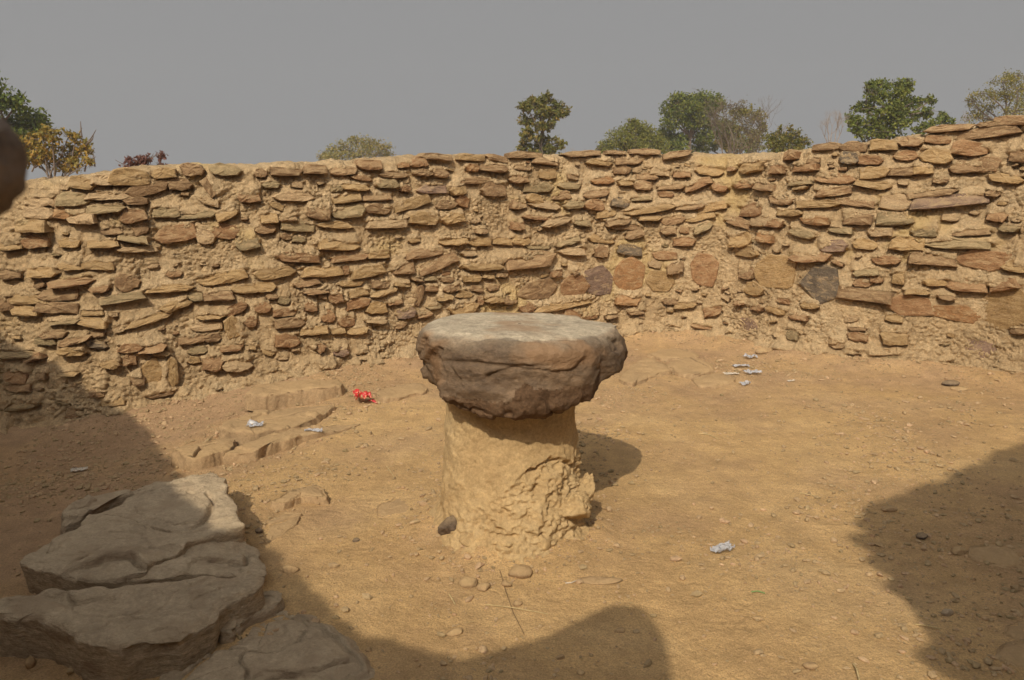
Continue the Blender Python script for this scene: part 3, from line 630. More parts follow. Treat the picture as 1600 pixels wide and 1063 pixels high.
for lab, pix, zt, kw in [
    ('long block-shaped rock ledge at the wall foot with a lit front edge', [(388, 612), (398, 600), (440, 595), (500, 592), (528, 593), (531, 603), (470, 609), (410, 615)], 0.10, dict(edge=0.012, deep=0.05)),
    ('pointed sloping rock slab below the long rock ledge, near the wall', [(343, 672), (368, 650), (405, 636), (440, 631), (522, 625), (502, 638), (464, 658), (430, 667), (388, 674)], 0.085, dict(ledge=0.012, cracks=[dict(p=[(370, 655), (420, 648), (500, 630)], d=0.015)])),
    ('low rock hump left of the clear plastic sachets', [(270, 700), (302, 691), (345, 683), (364, 684), (360, 695), (330, 705), (300, 710)], 0.06, dict(cracks=[dict(p=[(303, 708), (315, 695), (335, 690)], d=0.03)])),
    ('thin tapering sheet of bedrock under the clear plastic sachets', [(352, 706), (398, 690), (440, 674), (470, 666), (562, 659), (532, 669), (470, 682), (440, 692), (395, 706)], 0.04, dict(ledge=0.01)),
    ('isolated half-buried rock lip in the sand right of the broad slab', [(428, 780), (448, 764), (490, 757), (504, 763), (504, 774), (470, 772), (445, 781)], 0.05, dict(edge=0.02)),
    ('faint bedrock patch beside the right end of the broad slab', [(402, 835), (415, 815), (450, 800), (470, 803), (450, 825), (425, 845)], 0.018, dict(cracks=[dict(p=[(410, 822), (440, 812), (468, 803)], d=0.014)])),
    ('pale bedrock streak level with the sand left of the mud pillar', [(594, 788), (625, 772), (690, 757), (692, 770), (680, 790), (630, 805), (600, 803)], 0.018, dict()),
    ('flat block of rock between the red wrapper and the stone table', [(588, 616), (600, 604), (640, 596), (658, 596), (664, 609), (630, 616), (604, 622)], 0.05, dict(edge=0.015)),
    ('flat rock outcrop just right of the table boulder', [(968, 588), (985, 570), (1012, 559), (1040, 570), (1046, 577), (1010, 588), (985, 598)], 0.05, dict()),
    ('split rock outcrop beside the plastic litter on the right', [(1042, 568), (1058, 562), (1080, 557), (1108, 566), (1114, 576), (1090, 583), (1068, 582)], 0.06, dict(cracks=[dict(p=[(1075, 558), (1095, 568), (1112, 574)], d=0.02)])),
    ('thin rock shelf at the wall foot behind the plastic litter', [(1014, 553), (1030, 546), (1060, 545), (1092, 552), (1080, 558), (1040, 560)], 0.035, dict()),
    ('smooth low bedrock patch in front of the plastic litter', [(1082, 592), (1100, 583), (1140, 584), (1146, 594), (1120, 602), (1095, 602)], 0.025, dict()),
    ('flat dusty rock in the right-hand shadow at the frame edge, upper one', [(1520, 862), (1540, 848), (1590, 845), (1640, 852), (1640, 878), (1570, 880), (1535, 874)], 0.022, dict()),
    ('flat dusty rock in the bottom right corner, larger of two', [(1556, 1020), (1580, 1005), (1640, 1000), (1670, 1030), (1620, 1045), (1580, 1038)], 0.022, dict()),
    ('wedge of flat dusty rock in the right-hand shadow above the corner rock', [(1565, 985), (1590, 972), (1650, 966), (1650, 990), (1600, 998)], 0.02, dict()),
]:
    zt *= 0.8 if zt > 0.045 else 0.6
    k = dict(crazed=0.0015, seed=20.0+zt*100+pix[0][0]*0.01, n=150, jit=0.022, rough=0.009, out=0.02, edge=0.012, er=0.02); k.update(kw)
    slab(lab, pix, zt, M_bed, name='bedrock_outcrop', **k)
# ------------------------------------------------------------------ stone table: boulder on a mud pillar
M_cap = mat('dark_boulder', [(0.088, 0.058, 0.036), (0.158, 0.103, 0.060), (0.25, 0.163, 0.092)], 3.2, (1, 1, 1.6), bump=0.7, bscale=38, bdist=0.012, rough=0.75, spec=0.3,
            spots=((0.29, 0.165, 0.08), 2.3, 0.56, 0.65), fine=0.3, attr=('wear', (0.42, 0.345, 0.24), (0.51, 0.42, 0.295)))
M_pil = mat('mud_plaster', [(0.40, 0.265, 0.125), (0.47, 0.325, 0.16), (0.50, 0.36, 0.19)], 3.0, bump=0.6, bscale=45, bdist=0.012, fine=0.15)
M_dark = mat('dark_stone', [(0.10, 0.075, 0.055), (0.18, 0.13, 0.09)], 12.0, bump=0.6, bscale=60, fine=0.3, dust=DUST, dust_amt=0.4)

table = thing('stone_table', 'big dark boulder resting on a squat mud pillar in the middle of the yard', 'stone table', (TC[0], TC[1], 0))
def loft(levels, nth, nz):
    """levels: list of (z, [(x,y)...]) with matching corner order -> smooth closed surface points"""
    K = len(levels[0][1]); L = len(levels)
    A = np.array([[(*p, z) for p in pts] for z, pts in levels], float)             # L,K,3
    t = np.linspace(0, K, nth, endpoint=False); i = t.astype(int); f = (t-i)[None, :, None]
    g = lambda o: A[:, (i+o) % K]
    B = 0.5*((2*g(0))+(-g(-1)+g(1))*f+(2*g(-1)-5*g(0)+4*g(1)-g(2))*f**2+(-g(-1)+3*g(0)-3*g(1)+g(2))*f**3)
    lin = g(0)*(1-f)+g(1)*f
    B = 0.42*B+0.58*lin
    zz = np.linspace(0, L-1, nz); j = np.minimum(zz.astype(int), L-2); h = (zz-j)[:, None, None]
    gg = lambda o: B[np.clip(j+o, 0, L-1)]
    Cc = 0.5*((2*gg(0))+(-gg(-1)+gg(1))*h+(2*gg(-1)-5*gg(0)+4*gg(1)-gg(2))*h**2+(-gg(-1)+3*gg(0)-3*gg(1)+gg(2))*h**3)
    return 0.55*Cc+0.45*(gg(0)*(1-h)+gg(1)*h)
def sc(pts, k, dx=0, dy=0): return [(x*k+dx, y*k+dy) for x, y in pts]
# corner order: right, right-back, back, back-left, left, left-front, front-left, front, front-right, right-front
mid = [(.485, .02), (.41, .23), (.05, .36), (-.33, .30), (-.455, .06), (-.345, -.25), (-.18, -.36), (.05, -.39), (.26, -.34), (.41, -.20)]
top = [(.415, .02), (.32, .20), (.02, .35), (-.33, .30), (-.425, .10), (-.375, -.17), (-.20, -.29), (.02, -.33), (.22, -.27), (.35, -.13)]
upp = [(.45, .03), (.38, .25), (.03, .365), (-.34, .305), (-.445, .08), (-.36, -.22), (-.19, -.345), (.04, -.385), (.25, -.325), (.39, -.17)]
low = [(.375, .02), (.33, .19), (.05, .33), (-.29, .27), (-.415, .04), (-.33, -.27), (-.19, -.375), (.05, -.405), (.23, -.335), (.34, -.20)]
bot = [(.25, .02), (.23, .16), (.03, .26), (-.24, .21), (-.36, .03), (-.31, -.22), (-.20, -.345), (.03, -.385), (.16, -.31), (.23, -.17)]
levels = [(.70, sc(bot, .30)), (.685, sc(bot, .7)), (.655, sc(bot, .95)), (.672, bot), (.70, low), (.79, mid), (.87, [(x*.995, y*.99) for x, y in mid]), (.915, upp), (.95, [(x*.97+u*.03, y*.97+w*.03) for (x, y), (u, w) in zip(top, upp)]), (.965, sc(top, .90)), (.968, sc(top, .65)), (.968, sc(top, .35)), (.968, sc(top, .02))]
nth, nz = 260, 170
G = loft(levels, nth, nz).reshape(-1, 3)
cen = np.array([0.0, 0.0, 0.79])
nrm = (G-cen)*np.array([1, 1, 1.0]); 
g3 = G.reshape(nz, nth, 3)
du = np.roll(g3, -1, 1)-np.roll(g3, 1, 1); dv = np.gradient(g3, axis=0)
N = np.cross(du, dv).reshape(-1, 3); N /= (np.linalg.norm(N, axis=1)[:, None]+1e-9)
q = G + 3.0
topness = sstep(0.935, 0.962, G[:, 2])*sstep(0.25, 0.7, N[:, 2])
low_ = sstep(0.80, 0.66, G[:, 2])
disp = 0.015*fbm(q, 3.0, 2, 0.5) + 0.006*fbm(q*np.array([1, 1, 1.6]), 8.0, 4, 0.55, 4.0, True) + 0.0035*fbm(q, 22.0, 3)
st = fbm(q*np.array([1, 1, 2.4]), 2.1, 2, 0.5, 11.0) + 0.12*fbm(q, 9.0, 3)
disp += 0.020*(sstep(-0.02, 0.03, st)-0.5) + 0.014*(sstep(0.34, 0.38, st))
st2 = fbm(q*np.array([1, 1, 1.2]), 3.4, 2, 0.5, 27.0) + 0.1*fbm(q, 11.0, 3)
disp += 0.012*low_*(sstep(0.0, 0.04, st2)-0.5) + 0.010*low_*fbm(q, 7.0, 3, 0.55, 15.0, True) - 0.008*low_
# undercut band under the front rim of the top
band = np.exp(-((G[:, 2]-0.868-0.012*fbm(q, 4.0, 2))/0.010)**2)*sstep(0.1, -0.25, G[:, 1])*sstep(0.12, 0.02, G[:, 0])*sstep(-0.36, -0.30, G[:, 0])
disp -= 0.014*band
# scooped hollow in the lower left of the front and behind the right shoulder
hol = np.exp(-(((G[:, 0]+.20)/.10)**2+((G[:, 2]-.70)/.045)**2))*(G[:, 1] < 0)
disp -= 0.045*hol
hol2 = np.exp(-(((G[:, 0]-.36)/.035)**2+((G[:, 2]-.78)/.10)**2))*(G[:, 1] < -.02)
disp -= 0.03*hol2
disp *= (1-0.88*topness)
G2 = G + N*disp[:, None]
G2[:, 2] += topness*(0.010*fbm(q, 2.5, 2) - 0.028*(G[:, 0]-0.0)*1.0)
wz_ = G[:, 2] + 0.016*fbm(q, 5.0, 4, 0.55, 33.0)
wear = np.clip(sstep(0.885, 0.975, wz_)*0.55 + topness*(0.45-0.4*np.clip(fbm(q, 6.0, 4, 0.6, 3.0), -0.3, 1)), 0, 1)
cme = mesh_np('boulder', G2, grid_faces(nz, nth, True))
a_ = cme.attributes.new('wear', 'FLOAT', 'POINT'); a_.data.foreach_set('value', wear.astype(np.float32))
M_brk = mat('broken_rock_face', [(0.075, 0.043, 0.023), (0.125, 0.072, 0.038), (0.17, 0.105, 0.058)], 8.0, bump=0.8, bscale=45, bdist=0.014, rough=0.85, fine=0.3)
cap = link('boulder', cme, [M_cap, M_brk], table)
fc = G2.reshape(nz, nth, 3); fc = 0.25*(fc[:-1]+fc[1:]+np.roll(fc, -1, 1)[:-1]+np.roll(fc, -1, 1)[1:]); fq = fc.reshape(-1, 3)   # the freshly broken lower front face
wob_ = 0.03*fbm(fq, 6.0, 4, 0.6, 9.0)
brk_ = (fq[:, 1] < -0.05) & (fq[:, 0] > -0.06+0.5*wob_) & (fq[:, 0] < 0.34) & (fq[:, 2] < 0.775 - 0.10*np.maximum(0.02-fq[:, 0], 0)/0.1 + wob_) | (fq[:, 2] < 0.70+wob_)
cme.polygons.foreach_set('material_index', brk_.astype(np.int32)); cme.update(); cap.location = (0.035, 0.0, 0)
# pillar
nth, nz = 300, 190
th = np.linspace(0, 2*np.pi, nth, endpoint=False)[None, :]; zt = np.linspace(0, 1, nz)[:, None]
Z = np.concatenate([zt*0.71-0.03])*np.ones_like(th)
prof = np.interp(Z, [-0.03, 0.02, 0.06, 0.12, 0.2, 0.3, 0.42, 0.55, 0.66], [.47, .405, .362, .338, .328, .318, .308, .296, .300])
TH2 = th*np.ones_like(Z)
front_r = np.cos(TH2-(-0.9)); cx_, cy_ = np.cos(TH2), np.sin(TH2)
pq = np.stack([cx_.ravel()*prof.ravel(), cy_.ravel()*prof.ravel(), Z.ravel()], 1)
brk = 0.285 + 0.13*sstep(-0.1, 0.9, cx_) + 0.07*sstep(0.2, -0.9, cx_)*0 + 0.10*fbm(pq, 3.4, 4, 0.55, 3.0).reshape(Z.shape) - 0.16*sstep(-0.25, -0.85, cx_)
below = sstep(0.010, -0.014, Z-brk)*sstep(-0.95, -0.45, cx_)
l1 = fbm(pq, 5.0, 3, 0.55, 2.0).reshape(Z.shape); l2 = fbm(pq, 15.0, 4, 0.58, 6.0, True).reshape(Z.shape); l3 = fbm(pq, 38.0, 3, 0.6, 1.0).reshape(Z.shape)
stria = fbm(pq*np.array([6, 6, 0.8]), 6.0, 3, 0.5, 5.0).reshape(Z.shape)
rr = prof + (1-below)*(0.012*l1 + 0.003*l3 + sstep(0.34, 0.2, Z)*(0.016*l1+0.004*(l2-0.6)) + 0.003*stria*sstep(0.3, 0.7, cx_)) + below*(-0.040*sstep(-0.2, 0.3, cx_)*np.exp(-((brk-Z)/0.10)**2) + 0.030*l1 + 0.016*(l2-0.6) + 0.008*l3)
P_ = np.stack([rr*cx_ - 0.005, rr*cy_*(0.72+0.28*sstep(0.55, 0.04, Z)), Z], -1).reshape(-1, 3)
pl = link('pillar', mesh_np('pillar', P_, grid_faces(nz, nth, True)), M_pil, table)
def chunk(name, m, parent, loc, size, seed, rot=(0, 0, 0), rough=0.16, nlat=26, nlon=40, cut=0.55):
    a = np.linspace(0.02, np.pi-0.02, nlat)[:, None]; b = np.linspace(0, 2*np.pi, nlon, endpoint=False)[None, :]
    d = np.stack([np.sin(a)*np.cos(b), np.sin(a)*np.sin(b), -np.cos(a)*np.ones_like(b)], -1).reshape(-1, 3)
    r_ = np.random.default_rng(int(seed*10)+1)
    rad_ = np.full(len(d), 1.0)
    for _ in range(9):                                              # flat faces broken off
        nn = r_.normal(size=3); nn /= np.linalg.norm(nn)
        c = d@nn
        rad_ = np.where(c > 0.2, np.minimum(rad_, r_.uniform(cut, 0.95)/np.maximum(c, 0.2)), rad_)
    rad_ = rad_*(1+rough*0.5*fbm(d+seed, 1.6, 3)+rough*0.3*fbm(d+seed, 6.0, 3))
    v = d*rad_[:, None]*np.array(size)
    o = link(name, mesh_np(name, v, grid_faces(nlat, nlon, True)), m, parent)
    o.location = loc; o.rotation_euler = rot
    return o
chunk('stone', M_pil, table, (.275, -.20, .16), (.085, .07, .075), 2.0, (0.2, 0.1, 0.3), rough=0.35, nlat=40, nlon=60)
chunk('stone', M_pil, table, (.33, -.09, .20), (.06, .06, .085), 7.0, (0.2, 0.3, 0.9), rough=0.4, nlat=40, nlon=60)
chunk('stone', M_dark, table, (-.285, -.22, .085), (.045, .045, .06), 3.0, (0.1, 0.4, 0.3))
chunk('stone', M_pil, table, (-.02, -.345, .05), (.06, .05, .045), 4.0, (0.4, 0.1, 0.3))
chunk('stone', M_pil, table, (.12, -.33, .05), (.05, .045, .045), 5.0, (0.1, 0.5, 0.3))
chunk('stone', M_pil, table, (-.18, -.30, .06), (.055, .05, .03), 6.0, (0.1, 0.1, 0.8))

# loose single stones on the sand
M_peb = mat('loose_stone', [(0.32, 0.21, 0.115), (0.40, 0.27, 0.145), (0.44, 0.31, 0.17)], 14.0, bump=0.5, bscale=80, fine=0.2, rand=0.1, dust=(0.46, 0.31, 0.15), dust_amt=0.6)
for lab, x, y, wpx, asp, mm, yaw in [
    ('rounded tan stone in front of the pillar foot, left of a pair', 733, 914, 34, (.62, .5), M_peb, 0.2),
    ('smaller rounded tan stone touching the right side of its larger twin', 756, 920, 24, (.8, .6), M_peb, 0.9),
    ('flat greyish stone lying at the front of the pillar foot', 812, 900, 44, (.6, .45), M_peb, -0.1),
    ('small stone beside the thin dark twig near the pillar foot', 792, 914, 18, (.8, .7), M_peb, 0.5),
    ('small stone on the sand below the twig, in front of the table', 808, 942, 18, (.8, .6), M_peb, 1.2),
    ('pale elongated stone alone on the sand near the bottom centre', 711, 990, 32, (.42, .35), M_peb, 0.25),
    ('half-buried grey stone bar in the sand right of the pillar foot', 938, 911, 70, (.30, .12), M_bed, 0.0),
    ('tan stone at the shadow edge right of the broad slab', 452, 897, 30, (.5, .5), M_peb, 0.1),
    ('small dark stone on open sand between the broad slab and the pillar', 556, 847, 12, (.7, .6), M_dark, 0.4),
    ('flat dark stone on the sand near the right wall foot', 1488, 603, 30, (.5, .35), M_dark, 0.1),
    ('pale stone tucked under the flat dark stone by the right wall', 1500, 610, 26, (.45, .25), M_peb, -0.1),
    ('dark pebble inside the top of the right-hand shadow', 1443, 842, 22, (.7, .6), M_dark, 0.3),
    ('flat pale stone in the right-hand shadow near its left rim', 1392, 797, 26, (.5, .4), M_peb, 0.2),
    ('rounded stone in the middle of the right-hand shadow', 1500, 866, 30, (.6, .4), M_peb, 0.5),
    ('grey stone in the right-hand shadow below the dark pebble', 1482, 964, 24, (.6, .5), M_slab, 0.6),
    ('brown stone alone on bright sand left of the right-hand shadow', 1185, 970, 18, (.5, .4), M_peb, -0.3),
    ('curved brown stone at the bottom edge, right of centre', 1270, 1048, 30, (.5, .4), M_peb, -0.1),
    ('small stone on the sunny sand at the left rim of the right-hand shadow', 1376, 851, 14, (.8, .6), M_peb, 0.0),
    ('grey pebble inside the bottom central shadow', 876, 1026, 16, (.7, .6), M_peb, 0.2),
    ('brown pebble low in the bottom central shadow', 908, 1050, 14, (.8, .6), M_peb, 0.2),
    ('pebble under the rounded bump of the central shadow', 968, 985, 20, (.6, .5), M_peb, 0.3),
    ('upright pale stone at the foot of the thick dark block', 44, 1046, 18, (.9, 1.5), M_peb, 0.2),
    ('pebble in the shadow beside the flat bedrock sheet', 576, 1020, 12, (.7, .6), M_peb, 0.2),
    ('flat stone just behind the plastic litter by the right wall', 1196, 556, 30, (.5, .4), M_peb, 0.1),
    ('pebble on the sand below the crumpled clear sachet', 1066, 862, 12, (.8, .6), M_peb, 0.1),
    ('reddish stone at the right end of the broad slab', 404, 832, 14, (.8, .7), M_dark, 0.1),
    ('round pebble under the lit edge of the rock hump', 316, 706, 16, (.8, .7), M_peb, 0.1),
]:
    g0 = on_ground(x, y); zz0 = float(ground_z([g0[0]], [g0[1]])[0])
    sc_ = g0[1]/math.cos(PITCH)/FPX*1.05
    hw = wpx*0.5*sc_
    hgt = hw*asp[1]
    o = chunk('loose_stone', mm, None, (g0[0], g0[1]+hw*asp[0]*0.5, zz0+hgt*0.45), (hw, hw*asp[0]*1.2, hgt), x*0.13, (0, 0, yaw), nlat=12, nlon=18)
    tag(o, lab, 'stone')
# ------------------------------------------------------------------ unseen walls added behind the viewer, crests shaped to throw the foreground shadows
def cast_line(path, pix):
    """for each photographed shadow-edge point (x, y, z-of-receiver or None = on the far wall) the wall place that throws it"""
    P = path[1]; res = []
    for x, y, z in pix:
        if z is None:
            u, zz, k = on_wall(x, y); pt = np.array([WP[k][0], WP[k][1], zz])
        else: pt = on_ground(x, y, z)
        best = None
        for i in range(len(P)-1):
            a, b = P[i], P[i+1]; d = -np.array([LDIR.x, LDIR.y]); e = b-a
            den = d[0]*(-e[1]) + d[1]*e[0]
            if abs(den) < 1e-9: continue
            w = a-pt[:2]
            tt = (w[0]*(-e[1]) + w[1]*e[0])/den; ss = (d[0]*w[1]-d[1]*w[0])/den
            if tt > 0 and -0.001 <= ss <= 1.001 and (best is None or tt < best[0]): best = (tt, path[0][i]+ss*np.linalg.norm(e))
        if best: res.append((best[1], pt[2]+best[0]*math.cos(SUN_EL)*math.tan(SUN_EL)))
        if DEBUG: print('cast', (x, y), pt.round(2), best and (round(best[1], 2), round(res[-1][1], 2)))
    return res
DEBUG = False
def shadow_wall(label, path, crest, seed, ends, lean=None):
    u, P, N_ = path; u0_, P0_ = u, P
    crest = sorted(crest)
    h = np.interp(u, [c[0] for c in crest], [c[1] for c in crest])
    lo, hi = ends
    sel = (u >= lo) & (u <= hi); u, P, N_, h = u[sel], P[sel], N_[sel], h[sel]
    h = h + 0.045*fbm(p3(u, seed), 5.0, 4, 0.6) - 0.045
    t0 = thing('rubble_wall', label, 'wall', (float(P[len(P)//2][0]), float(P[len(P)//2][1]), 0))  # added out of view as a shadow caster, built like the far wall
    inv0 = Matrix.Translation(-t0.location)
    nf, nc = 70, len(u)
    rows = []
    tt = np.linspace(0, 1, nf)
    def row(off, z):
        q = np.stack([u, np.full(nc, off*4), z], 1)
        n_ = 0.03*fbm(q, 2.5, 2) + 0.02*fbm(q, 9.0, 3)
        o = off + n_*(1 if off >= 0 else -1)
        if lean:                                                    # end sheared so its shadow edge follows the wanted outline
            w = sstep(hi-0.9, hi, u); us = u + w*(np.interp(z, lean[0], lean[1])-hi+0.05*fbm(p3(z, seed), 4.0, 4, 0.6))
            px_, py_ = np.interp(us, u0_, P0_[:, 0]), np.interp(us, u0_, P0_[:, 1])
        else: px_, py_ = P[:, 0], P[:, 1]
        return np.stack([px_+N_[:, 0]*o, py_+N_[:, 1]*o, z], 1)
    for t_ in tt: rows.append(row(0.12, -0.1+t_*(h-0.04+0.1)))
    rows.append(row(0.07, h-0.01)); rows.append(row(0.0, h)); rows.append(row(-0.07, h-0.01))
    for t_ in tt[::-3]: rows.append(row(-0.12, -0.1+t_*(h-0.04+0.1)))
    v = np.concatenate(rows); nr = len(rows)
    caps = []
    for e in (0, nc-1):
        idx = np.arange(nr)*nc+e
        m2 = nr//2
        for i in range(m2-1):
            a, b, c, d = idx[i], idx[i+1], idx[nr-2-i], idx[nr-1-i]
            if len({a, b, c, d}) == 4: caps.append((a, b, c, d))
    o = link('mortar', mesh_np('mortar', v, [grid_faces(nr, nc), np.array(caps)]), M_mortar, t0); o.matrix_parent_inverse = inv0
    rn = random.Random(seed); cv, cq, ct, bn, mq, mt = [], [], [], 0, [], []
    for _ in range(420):
        k = rn.randrange(nc); z = rn.uniform(0.05, max(0.1, h[k]-0.1)); a = rn.uniform(0.07, 0.16)
        vv, f = stone_mesh('stone', a, a*rn.uniform(0.3, 0.5), 0.04, rn)
        y = Vector((N_[k][0], N_[k][1], 0)); zz = Vector((0, 0, 1)); x = y.cross(zz)
        M = np.array(Matrix((x, y, zz)).transposed())
        vw = vv@M.T + np.array([P[k][0]+N_[k][0]*0.12, P[k][1]+N_[k][1]*0.12, z])
        c_ = rn.randrange(len(mk))
        cv.append(vw); cq.append(f[0]+bn); ct.append(f[1]+bn); bn += len(vv); mq += [c_]*len(f[0]); mt += [c_]*len(f[1])
    me = mesh_np('small_stones', np.concatenate(cv), [np.concatenate(cq), np.concatenate(ct)], False)
    o = link('small_stones', me, [SM[k] for k in mk], t0); o.matrix_parent_inverse = inv0; o['kind'] = 'stuff'
    me.polygons.foreach_set('material_index', np.array(mq+mt, dtype=np.int32)); me.update()
left_path = smooth_path([(0.9, -1.05), (0.2, -1.05), (-0.5, -1.0), (-1.3, -0.8), (-2.1, -0.3), (-2.9, 0.4), (-3.6, 1.2), (-4.2, 2.2), (-5.0, 3.2)], 0.02)
right_path = smooth_path([(4.6, 2.6), (4.0, 1.4), (3.2, 0.3), (2.2, -0.5), (1.2, -0.95), (0.2, -1.25), (-0.6, -1.3)], 0.02)
shadow_edge_l = [(0, 533, None), (60, 562, None), (120, 600, None), (165, 632, None), (200, 655, None), (215, 672, -.1), (225, 690, -.08), (236, 714, -0.02), (247, 752, 0.16), (270, 780, 0.17), (303, 808, 0.17), (345, 828, 0.165),
           (385, 852, 0.13), (425, 885, 0), (470, 925, 0), (520, 958, 0), (560, 990, 0), (610, 1003, 0), (650, 1028, 0), (715, 1037, 0), (780, 1026, 0), (850, 1002, 0), (900, 975, 0), (960, 952, 0), (1005, 955, 0), (1035, 980, 0), (1050, 1008, 0), (1053, 1030, 0), (1056, 1063, 0), (1070, 1180, 0)]
shadow_edge_r = [(1500, 1090, 0), (1478, 1040, 0), (1450, 1005, 0), (1437, 985, 0), (1410, 945, 0), (1382, 900, 0), (1379, 862, 0), (1350, 822, 0), (1347, 808, 0), (1380, 788, 0), (1432, 775, 0), (1500, 750, 0), (1545, 724, 0), (1600, 698, 0), (1700, 655, 0)]
cl = cast_line(left_path, shadow_edge_l); cr = cast_line(right_path, shadow_edge_r)

shadow_wall('unseen wall added behind the viewer on the left, crest shaped to shadow the grey slabs', left_path, cl, 3, (sorted(c[0] for c in cl)[3], max(c[0] for c in cl)+0.2))
rl = sorted([(z, s_) for s_, z in cr[:9]])
shadow_wall('taller unseen wall added behind the viewer on the right, shaped to shade the right-hand ground', right_path, cr[7:], 4, (0.3, rl[-1][1]-0.08), lean=([0, 2.0]+[a for a, b in rl], [rl[0][1]-0.30, rl[0][1]-0.2]+[b-0.08 for a, b in rl]))

# near boulder on a mud column, cut by the left edge of the frame
pier = thing('stone_pillar', 'dark blurred boulder on a mud column poking into the frame at the left edge, close to the viewer', 'stone pillar', (-0.437, 0.36, 0))
M_near = mat('dark_boulder_near', [(0.17, 0.13, 0.10), (0.25, 0.19, 0.145), (0.36, 0.25, 0.18)], 9.0, bump=0.5, bscale=60, fine=0.25, rough=0.85)
bo = chunk('boulder', M_near, pier, (0.123, 0.0, 1.6115), (.084, .075, .048), 9.0, (0, 0, 0), rough=0.10, nlat=50, nlon=70, cut=0.88)
a = np.linspace(0, 2*np.pi, 90, endpoint=False)[None, :]; zc = np.linspace(-0.05, 1.56, 70)[:, None]
r_ = 0.10 + 0.16*sstep(1.25, 0.4, zc) + 0*a
q_ = np.stack([np.cos(a)+0*zc, np.sin(a)+0*zc, zc*4+0*a], -1).reshape(-1, 3)
r_ = r_.ravel()*(1+0.12*fbm(q_, 1.2, 3)+0.05*fbm(q_, 4.0, 3))
v_ = np.stack([r_*q_[:, 0], r_*q_[:, 1], q_[:, 2]/4], 1)
v_ = np.concatenate([v_, [(0, 0, 1.57)]])
tf_ = np.array([(69*90+i, 69*90+(i+1) % 90, 70*90) for i in range(90)])
link('column', mesh_np('column', v_, [grid_faces(70, 90, True), tf_]), M_mortar, pier)
# ------------------------------------------------------------------ trees beyond the wall
def leaf_mat(name, c1, c2, c3):
    m = bpy.data.materials.new(name); m.use_nodes = True
    n, l = m.node_tree.nodes, m.node_tree.links; n.clear()
    out = n.new('ShaderNodeOutputMaterial'); d = n.new('ShaderNodeBsdfPrincipled'); t = n.new('ShaderNodeBsdfTranslucent'); mx = n.new('ShaderNodeMixShader')
    mx.inputs[0].default_value = 0.25; d.inputs['Roughness'].default_value = 0.6; d.inputs['Specular IOR Level'].default_value = 0.25
    ge = n.new('ShaderNodeNewGeometry'); rp = n.new('ShaderNodeValToRGB'); l.new(ge.outputs['Random Per Island'], rp.inputs[0])
    e = rp.color_ramp.elements; e[0].color = (*c1, 1); e[1].color = (*c3, 1); x = e.new(0.5); x.color = (*c2, 1)
    l.new(rp.outputs[0], d.inputs['Base Color']); l.new(rp.outputs[0], t.inputs['Color'])
    l.new(d.outputs[0], mx.inputs[1]); l.new(t.outputs[0], mx.inputs[2]); l.new(mx.outputs[0], out.inputs[0])
    return m
LM = {'green': leaf_mat('leaf_green', (0.064, 0.090, 0.016), (0.128, 0.156, 0.024), (0.224, 0.223, 0.039)),
      'deep': leaf_mat('leaf_deep_green', (0.055, 0.085, 0.016), (0.108, 0.146, 0.024), (0.182, 0.205, 0.033)),
      'olive': leaf_mat('leaf_olive', (0.118, 0.116, 0.020), (0.203, 0.187, 0.033), (0.320, 0.250, 0.050)),
      'fine': leaf_mat('leaf_fine', (0.108, 0.121, 0.023), (0.172, 0.178, 0.033), (0.257, 0.232, 0.050)),
      'pale': leaf_mat('leaf_pale', (0.178, 0.178, 0.056), (0.267, 0.240, 0.081), (0.356, 0.264, 0.099)),
      'gold': leaf_mat('leaf_gold', (0.14, 0.13, 0.028), (0.27, 0.20, 0.04), (0.42, 0.25, 0.05)),
      'red': leaf_mat('leaf_red', (0.13, 0.06, 0.05), (0.19, 0.085, 0.065), (0.24, 0.13, 0.09)),
      'brown': leaf_mat('leaf_brown', (0.13, 0.095, 0.055), (0.18, 0.135, 0.075), (0.15, 0.15, 0.05)),
      'rust': leaf_mat('leaf_olive_rust', (0.085, 0.095, 0.020), (0.155, 0.155, 0.032), (0.24, 0.17, 0.04))}
M_bark = mat('bark', [(0.13, 0.10, 0.075), (0.20, 0.155, 0.12)], 4.0, (1, 1, 0.3), bump=0.4, bscale=20)
M_pbark = mat('pale_bark', [(0.26, 0.215, 0.18), (0.34, 0.29, 0.25)], 4.0, (1, 1, 0.3), bump=0.3, bscale=20)
def tubes(segs, sides=5):
    V_, F_ = [], []
    for p, q_, r0, r1 in segs:
        p, q_ = np.array(p), np.array(q_); d = q_-p; L = np.linalg.norm(d)
        if L < 1e-6: continue
        d /= L; u = np.cross(d, (0.3, 0.9, 0.2)); u /= np.linalg.norm(u)+1e-9; w = np.cross(d, u)
        b = len(V_)
        for c, r_ in ((p-d*r0*0.3, r0), (q_+d*r1*0.3, r1)):
            for i in range(sides):
                a_ = 2*math.pi*i/sides; V_.append(c+r_*(math.cos(a_)*u+math.sin(a_)*w))
        for i in range(sides):
            j = (i+1) % sides; F_.append((b+i, b+j, b+sides+j, b+sides+i))
    return np.array(V_), np.array(F_)
def curve_seg(a, b, r0, r1, rn, n=4, bend=0.12, out=None):
    a, b = np.array(a, float), np.array(b, float); L = np.linalg.norm(b-a)
    off = np.array([rn.gauss(0, 1), rn.gauss(0, 1), rn.gauss(0, 0.6)])*L*bend
    prev = a
    for i in range(1, n+1):
        t_ = i/n; p = a*(1-t_)+b*t_+off*math.sin(math.pi*t_)
        out.append((prev, p, r0+(r1-r0)*(i-1)/n, r0+(r1-r0)*t_)); prev = p
    return out
